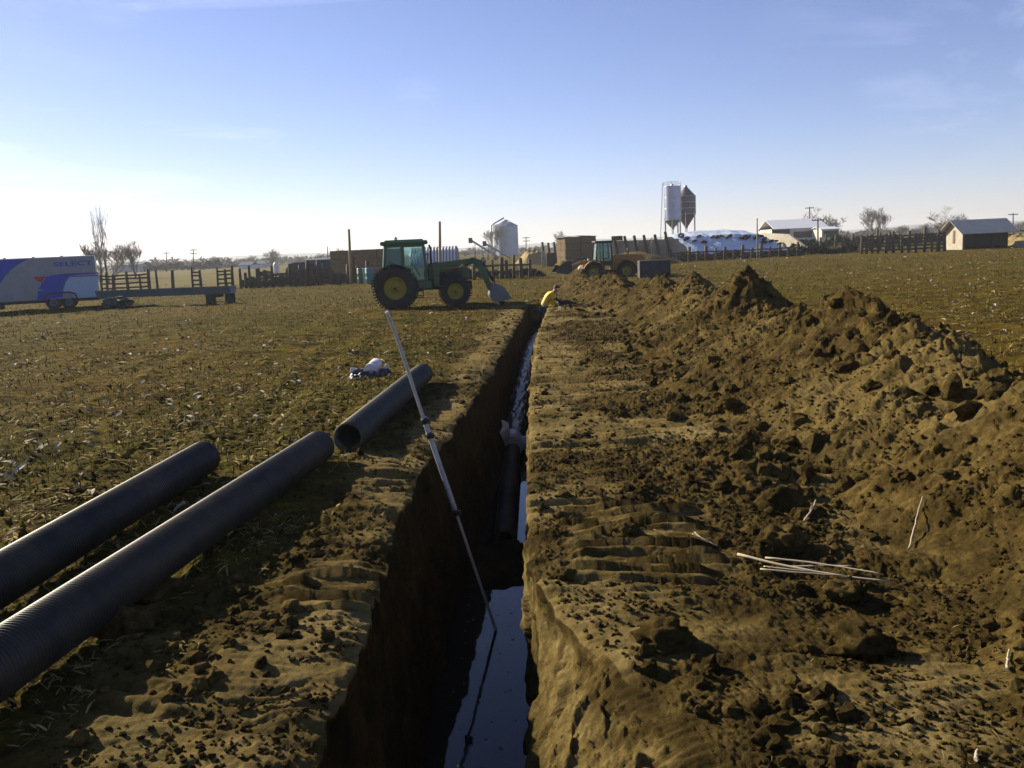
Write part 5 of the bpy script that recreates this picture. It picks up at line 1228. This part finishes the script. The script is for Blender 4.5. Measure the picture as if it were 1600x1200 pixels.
# ------------------------------------------------------------------ far buildings
def box_building(name, px0, px1, Y, ytop, label, wall, roof, depth=8, rise=.0, opens=(), overhang=.3, ybot=None, zb=0.0, rz=0.0):
    a, b = AX(px0, Y), AX(px1, Y); zt = Zp((px0+px1)/2, ytop, Y); Wd = b.x-a.x; T = empty(name, (a.x, a.y, 0), rz); tag(T, label, 'building')
    m = MB(); m.box((Wd/2, depth/2, (zt)/2), (Wd, depth, zt)); m.build('wall', wall, T)
    m = MB(); m.add([(-overhang, -overhang, zt-.02), (Wd+overhang, -overhang, zt-.02), (Wd+overhang, depth*.5, zt+rise), (-overhang, depth*.5, zt+rise), (Wd+overhang, depth+overhang, zt-.02), (-overhang, depth+overhang, zt-.02)], [(0, 1, 2, 3), (3, 2, 4, 5)])
    o = m.build('roof', roof, T); o.modifiers.new('s', 'SOLIDIFY').thickness = .12
    for (p0, p1, y0, y1, nm, mt) in opens:
        q0, q1 = P(p0, y0, Y), P(p1, y1, Y); m = MB(); z0 = max(.02, q1.z); m.box(((q0.x+q1.x)/2-a.x, -.03, (q0.z+z0)/2), (q1.x-q0.x, .08, q0.z-z0)); m.build(nm, mt, T)
    return T
M_NAVY = plain('dark_blue_sheet', (.022, .028, .055), .6, var=.2, nscale=1); M_DSHED = plain('dark_shed_wall', (.030, .036, .042), .7, var=.3, nscale=1)
M_CREAM = plain('cream_wall', (.55, .52, .42), .7, var=.12, nscale=.6)
box_building('dark_shed', 481, 534, 112, 405, 'dark flat roofed shed just left of the brown hay stack', M_DSHED, M_GREYM, 7, .15, ((487, 506, 411, 426, 'door', M_GREYM),))
box_building('white_barn', 1211, 1292, 195, 356, 'long barn with a big white sheet roof behind the silage pile', M_CREAM, M_ROOFW, 14, 2.0,
             ((1206, 1234, 358, 366, 'opening', M_BLACK), (1240, 1284, 362, 370, 'opening', M_NAVY)))
box_building('lean_to', 1284, 1311, 188, 357.5, 'low cream lean-to with a dark opening at the right end of the white barn', M_CREAM, M_ROOFW, 8, .5, ((1287, 1309, 361, 370, 'opening', M_BLACK),))
box_building('farmhouse', 178, 222, 330, 414, 'faint pale farm building far behind the left fence', plain('pale_wall', (.3, .32, .36), .7), M_GREYM, 8, 1.0)
box_building('farmhouse', 374, 392, 240, 414, 'small white farm building beyond the middle of the left fence', M_WHITE, M_GREYM, 6, .8)
box_building('farmhouse', 400, 418, 260, 412, 'little grey farm building left of the arched blue shed', M_WHITE, M_GREYM, 6, .8)
def arch_building(px0, px1, Y, ytop, mat, label, ribs=0, ribmat=None, along=True, depth=6):
    a, b = AX(px0, Y), AX(px1, Y); zt = Zp((px0+px1)/2, ytop, Y); Wd = b.x-a.x; T = empty('arched_shelter', (a.x, a.y, 0)); tag(T, label, 'shelter'); n = 16
    m = MB()
    if along:   # axis along x
        for k in range(n+1):
            t = math.pi*k/n; y, z = depth/2 - depth/2*math.cos(t), zt*math.sin(t)**.8; m.v += [(0, y, z), (Wd, y, z)]
        for k in range(n): m.f.append((2*k, 2*k+1, 2*k+3, 2*k+2)); m.sm.append(True)
        m.f.append(tuple(2*k for k in range(n+1))); m.f.append(tuple(2*k+1 for k in range(n+1))[::-1]); m.sm += [False, False]
    else:
        for k in range(n+1):
            t = math.pi*k/n; x, z = Wd/2 - Wd/2*math.cos(t), zt*math.sin(t)**.7; m.v += [(x, 0, z), (x, depth, z)]
        for k in range(n): m.f.append((2*k, 2*k+1, 2*k+3, 2*k+2)); m.sm.append(True)
        m.f.append(tuple(2*k for k in range(n+1))); m.sm.append(False)
    m.build('cover', mat, T)
    for i in range(ribs):
        x = Wd*(i+.5)/ribs; m = MB(); m.tube([(x, depth/2 - (depth/2+.06)*math.cos(math.pi*k/n), (zt+.06)*math.sin(math.pi*k/n)**.8) for k in range(n+1)], .16, 6); m.build('hoop', ribmat, T)
arch_building(446, 482, 105, 410, M_NAVY, 'dark blue arched shelter left of the dark flat shed', along=False, depth=9)
arch_building(640, 713, 130, 387, plain('blue_grey_cover', (.10, .12, .17), .6), 'arched shelter with pale hoops seen behind the tractor cab and hood', 15, M_WHITE, True, 6)
T = empty('white_tank', AX(433, 100)); tag(T, 'small upright white tank beside the dark blue arched shelter', 'tank'); m = MB(); m.lathe([(.001, .5), (.22, .5), (.32, .7), (.32, 1.55), (.2, 1.8), (.08, 1.85), (.001, 1.9)], 18); m.build('vessel', M_WHITE, T)
for a_ in range(3): m = MB(); m.bar((.22*math.cos(a_*2.1), .22*math.sin(a_*2.1), 0), (.22*math.cos(a_*2.1), .22*math.sin(a_*2.1), .65), .06, .06); m.build('leg', M_DARK, T)
for px, col, lb in ((566, (.05, .16, .09), 'green drum by the corral behind the tractor'), (572, (.5, .52, .5), 'white drum between the green and teal drums behind the tractor'), (579, (.05, .18, .17), 'teal drum behind the rear of the tractor'), (586, (.30, .06, .03), 'red drum nearest the rear wheel of the tractor')):
    c = AX(px, 66 + (px % 3)*.4); m = MB(); m.lathe([(.001, .0), (.29, 0), (.30, .03), (.285, .3), (.30, .32), (.285, .34), (.285, .6), (.30, .62), (.285, .64), (.29, .9), (.27, .93), (.001, .92)], 18); o = m.build('drum', plain('drum_paint', col, .5, dirt=(.1, .07, .05))); o.location = c; o.scale = (1.15, 1.15, 1.3); tag(o, lb, 'drum', 'drums behind the tractor')

# small open shed on the right
def small_shed():
    Y = 93.; c = AX(1503.5, Y); a = R(8); T = empty('open_shed', (c.x, c.y, 0), a); tag(T, 'small shed with a grey sheet roof and pale gable at the right of the field', 'shed')
    Ln, Wd, he, hr = 4.9, 2.9, 1.95, 2.95      # local x along ridge, y across (0 = front wall), origin at the near left corner
    wh = plain('pale_board', (.40, .36, .28), .85, var=.25, nscale=2.5, dirt=(.2, .17, .1)); dk = plain('dark_board', (.045, .032, .022), .9, var=.3, nscale=2)  # gable boards paler than the other walls
    m = MB(); g = [(0, 0, 0), (0, Wd, 0), (0, Wd, he), (0, Wd/2, hr-.08), (0, 0, he)]
    m.add(g + [(x+.12, y, z) for x, y, z in g], [(0, 1, 2, 3, 4), (9, 8, 7, 6, 5)] + [(i, i+5, (i+1) % 5+5, (i+1) % 5) for i in range(5)]); m.build('gable_wall', wh, T)
    m = MB(); m.box((Ln-.06, Wd/2, he/2), (.12, Wd, he)); m.build('far_wall', dk, T)
    m = MB(); m.box((Ln/2, Wd-.05, he/2), (Ln-.26, .1, he)); m.build('rear_wall', dk, T)
    for k in range(4): m = MB(); m.box((.2+k*(Ln-.3)/3, .06, he/2), (.16, .16, he)); m.build('post', dk, T)
    m = MB(); m.box((Ln/2, .12, 1.1), (Ln-.3, .05, 1.6)); m.build('front_boards', dk, T)
    m = MB(); m.box((-.02, Wd*.5, 1.3), (.05, .35, 1.3)); m.build('door', plain('door_brown', (.12, .09, .06), .8), T)
    ov = .55; rf = plain('roof_sheet', (.42, .39, .34), .7, metal=.0, var=.15, nscale=1.2)
    for s in (0, 1):
        y0 = -.75 if s == 0 else Wd+.75; z0 = he - .42
        m = MB(); m.add([(-ov, y0, z0), (Ln+ov*1.3, y0, z0), (Ln+ov*1.3, Wd/2, hr), (-ov, Wd/2, hr)], [(0, 1, 2, 3)]); o = m.build('roof', rf, T); o.modifiers.new('s', 'SOLIDIFY').thickness = .05
        for k in range(18):
            x = -ov + (Ln+2.3*ov)*k/17; m = MB(); m.bar((x, y0, z0+.04), (x, Wd/2, hr+.04), .04, .04); m.build('roof_seam', rf, o)
small_shed()
# ------------------------------------------------------------------ bare trees
M_BARK = plain('bark', (.10, .085, .07), .9, var=.3); M_TWIG = plain('twig', (.20, .17, .15), .9, var=.2)
def bare_tree(seed, h, spread=.5, levels=5, trunk_h=.25, upright=.3, n0=5, twig=.02):
    r = random.Random(seed); tr, cr = MB(), MB()
    def grow(p, d, l, rad, lev):
        n = 3 if lev < 2 else 2; pts = [p]; dd = d.copy()
        for i in range(n):
            dd = (dd + Vector((r.uniform(-1, 1), r.uniform(-1, 1), r.uniform(-.4, 1)*upright*2))*.16).normalized(); pts.append(pts[-1] + dd*l/n)
        rr = [max(twig, rad*(1-.45*i/n)) for i in range(n+1)]
        (tr if lev == 0 else cr).tube(pts, rr, 7 if lev == 0 else 4 if lev < 3 else 3, cap=False)
        if lev >= levels: return
        k = n0 if lev == 0 else r.choice((2, 3)) if n0 == 4 else r.choice((3, 4)) 
        for j in range(k):
            t = r.uniform(.35, 1.0) if lev > 0 else r.uniform(.7, 1.0); i = min(n-1, int(t*n)); q = pts[i].lerp(pts[i+1], t*n-i)
            a = r.uniform(0, 6.283) ; s = Vector((math.cos(a), math.sin(a), 0))
            nd = (dd*(1-spread) + s*spread*r.uniform(.6, 1.2) + Vector((0, 0, upright*r.uniform(.3, 1)))).normalized()
            grow(q, nd, l*r.uniform(.55, .82), rr[i]*.55, lev+1)
    grow(Vector((0, 0, -.2)), Vector((0, 0, 1)), h*trunk_h, h*.022, 0)
    return tr, cr
KIND = {}
def proto_tree(k):
    if k not in KIND:
        prm = {'round': (11, 1.0, .55, 5, .30, .30, 6, .0015), 'tall': (5, 1.0, .17, 5, .42, .62, 4, .0010), 'vase': (23, 1.0, .45, 5, .28, .45, 6, .0015), 'scrub': (31, 1.0, .6, 5, .12, .35, 7, .0025), 'wide': (47, 1.0, .62, 5, .26, .22, 6, .0016)}[k]
        tr, cr = bare_tree(*prm); KIND[k] = [tr, cr, None]
        zmax = max(v[2] for v in cr.v)
        for mb in (tr, cr): mb.v = [(x/zmax, y/zmax, z/zmax) for x, y, z in mb.v]
    return KIND[k]
def tree(k, px, ytop, Y, label, group=None, wide=1.0):
    tr, cr, done = proto_tree(k); c = AX(px, Y); h = max(1.0, Zp(px, ytop, Y))
    if done is None:
        T = empty('bare_tree'); tr.build('trunk', M_BARK, T); cr.build('crown', M_TWIG, T); KIND[k][2] = T
    else: T = copy_tree(done)
    T.location = (c.x, c.y, 0); T.scale = (h*wide, h*wide, h); T.rotation_euler = (0, 0, rp.uniform(0, 6.28)); tag(T, label, 'tree', group)
    if not group and 'group' in T: del T['group']
    return T
for a in (
    ('tall', 172, 316, 120, 'very tall thin bare tree just right of the blue and white trailer', None, .8),
    ('tall', 158, 322, 128, 'thin bare tree standing close left of the very tall one by the trailer', None, .6),
    ('vase', 160, 372, 135, 'bushy pale bare tree low beside the very tall one by the trailer', None, 1.0),
    ('round', 180, 378, 150, 'low round bare tree on the right foot of the very tall one', None, 1.0),
    ('vase', 214, 372, 150, 'forked bare tree on its own, right of the tall trees by the trailer', None, .9),
    ('round', 425, 386, 190, 'round bare tree above the arched dark blue shelter', None, .9),
    ('vase', 526, 386, 230, 'grey bare tree above the dark shed, near the leaning pale pole', None, .9),
    ('vase', 769, 346, 290, 'pale bare tree close against the left side of the grain bin', None, .8),
    ('vase', 884, 358, 180, 'bare tree rising behind the tall hay stack', None, .9),
    ('wide', 1291, 321, 205, 'wide open bare tree right of the white barn roof', None, .9),
    ('round', 1364, 320, 260, 'large pale round bare tree beyond the right fence, left of a twin', None, .75),
    ('vase', 1381, 321, 265, 'large pale bare tree beyond the right fence, right of a twin', None, .7),
    ('wide', 1491, 320, 150, 'dark leaning bare tree behind the roof of the small shed', None, .8),
    ('round', 1442, 347, 240, 'small round bare tree left of the small shed', None, 1.0),
    ('vase', 1412, 350, 230, 'small bare tree midway between the pale twins and the shed', None, .9)):
    tree(*a)
FAR = 'bare trees along the far horizon'
kinds = ['round', 'vase', 'wide', 'scrub']
def hz_y(px): return 388 - .045*(px-845)
for side, spans in (('on the left', ((225, 345, 16), (345, 540, 16))), ('in the centre', ((715, 1030, 14),)), ('on the right', ((1310, 1600, 24),))):
    for (p0, p1, n) in spans:
        for i in range(n):
            px = p0 + (p1-p0)*(i+rp.uniform(.1, .9))/n; Y = rp.uniform(300, 520); top = hz_y(px) - rp.uniform(4, 13)*(1.25 if p0 == 225 else .85)
            tree(rp.choice(kinds), px, top, Y, 'small hazy bare tree in the row along the horizon ' + side, FAR, rp.uniform(1.1, 1.7))
for i in range(26):   # behind the trailer and beyond the frame
    px = rp.uniform(-350, 150) if i < 14 else rp.uniform(1600, 1950)
    tree(rp.choice(kinds), px, hz_y(px)-rp.uniform(3, 8), rp.uniform(320, 520), 'small hazy bare tree in the row along the horizon ' + ('on the left' if i < 14 else 'on the right'), FAR, 1.3)

# dark scrub and hedges: leafy masses
def hedge(px0, px1, Y, h, label, mat, dens, depth=3., name='hedge'):
    a, b = AX(px0, Y), AX(px1, Y); n = int(dens*(b.x-a.x)); r_ = np.random.RandomState(int(px0)+1000); 
    x = r_.rand(n)*(b.x-a.x); env = h*(.65+.5*perlin(x*.35, x*0, px0*.1) + .3*perlin(x*1.2, x*0, px0*.1+5)); u = r_.rand(n)**.6; z = np.clip(u*env, .05, 9); y = (r_.rand(n)-.5)*depth*(1.1-u)
    s = .10*(1+.006*Y)*(.6+.9*r_.rand(n)); c = np.stack([x, y, z], -1)[:, None]; tri = r_.randn(n, 3, 3)*s[:, None, None]*.8
    V = (c+tri).reshape(-1, 3); F = np.arange(n*3).reshape(-1, 3); o = link(name, np_mesh(name, V, F, smooth_=False), mat); o.location = (a.x, a.y, 0); tag(o, label, 'hedge' if name == 'hedge' else 'scrub'); return o
M_EVER = leafm('evergreen', (.012, .028, .012), (.04, .07, .025)); M_SCRUB = leafm('grey_scrub', (.05, .045, .035), (.12, .10, .075)); M_DSCR = leafm('dark_scrub', (.018, .018, .012), (.05, .045, .03))
hedge(1240, 1480, 150, 1.9, 'low dark green hedge beyond the right fence', M_EVER, 260, 4)
hedge(1236, 1340, 102, 1.1, 'dark weedy scrub at the foot of the pale wing wall and right fence', M_DSCR, 220, 3, 'scrub')
hedge(1048, 1250, 99, .8, 'dark weeds grown through the fence below the silage tarp', M_DSCR, 220, 2, 'scrub')
hedge(225, 345, 300, 3.2, 'dark hedgerow at the far side of the dry yellow field', M_DSCR, 90, 8)
hedge(-200, 480, 560, 4.5, 'long hazy grey hedgerow on the left horizon', M_SCRUB, 40, 12)
hedge(700, 1060, 540, 3.5, 'long hazy grey hedgerow on the horizon behind the grain bin', M_SCRUB, 40, 12)
hedge(1280, 1800, 420, 4.0, 'long hazy grey hedgerow on the right horizon', M_SCRUB, 50, 12)
hedge(380, 600, 74, .7, 'tangle of dark weeds along the boarded corral fence', M_DSCR, 200, 2, 'scrub')
hedge(715, 850, 68, .6, 'brown weeds along the fence behind the tractor bucket', M_SCRUB, 160, 2, 'scrub')

# ------------------------------------------------------------------ far low hills and the air
def hills():
    n, k = 260, 6; X, Yy = np.meshgrid(np.linspace(-3400, 3400, n), np.linspace(2500, 3500, k)); Z = np.sin(np.linspace(0, np.pi, k))[:, None]*(20 + 9*fbm(X/500, X*0, 5., 4)) - 1
    tag(link('hills', np_mesh('hills', np.stack([X, Yy, Z], -1).reshape(-1, 3), grid_faces(k, n)), plain('far_land', (.10, .09, .06), .9, nscale=.01)), kind='structure')
hills()
m = MB(); m.box((0, 1700, 18), (7600, 4600, 44)); hz = m.build('haze'); hm = bpy.data.materials.new('haze'); hm.use_nodes = True; t = hm.node_tree; t.nodes.clear()
vo = t.nodes.new('ShaderNodeVolumePrincipled'); vo.inputs['Color'].default_value = (.86, .92, 1.0, 1); vo.inputs['Density'].default_value = .0003; vo.inputs['Anisotropy'].default_value = .2
oo = t.nodes.new('ShaderNodeOutputMaterial'); t.links.new(vo.outputs[0], oo.inputs['Volume']); hz.data.materials.append(hm); tag(hz, kind='stuff')
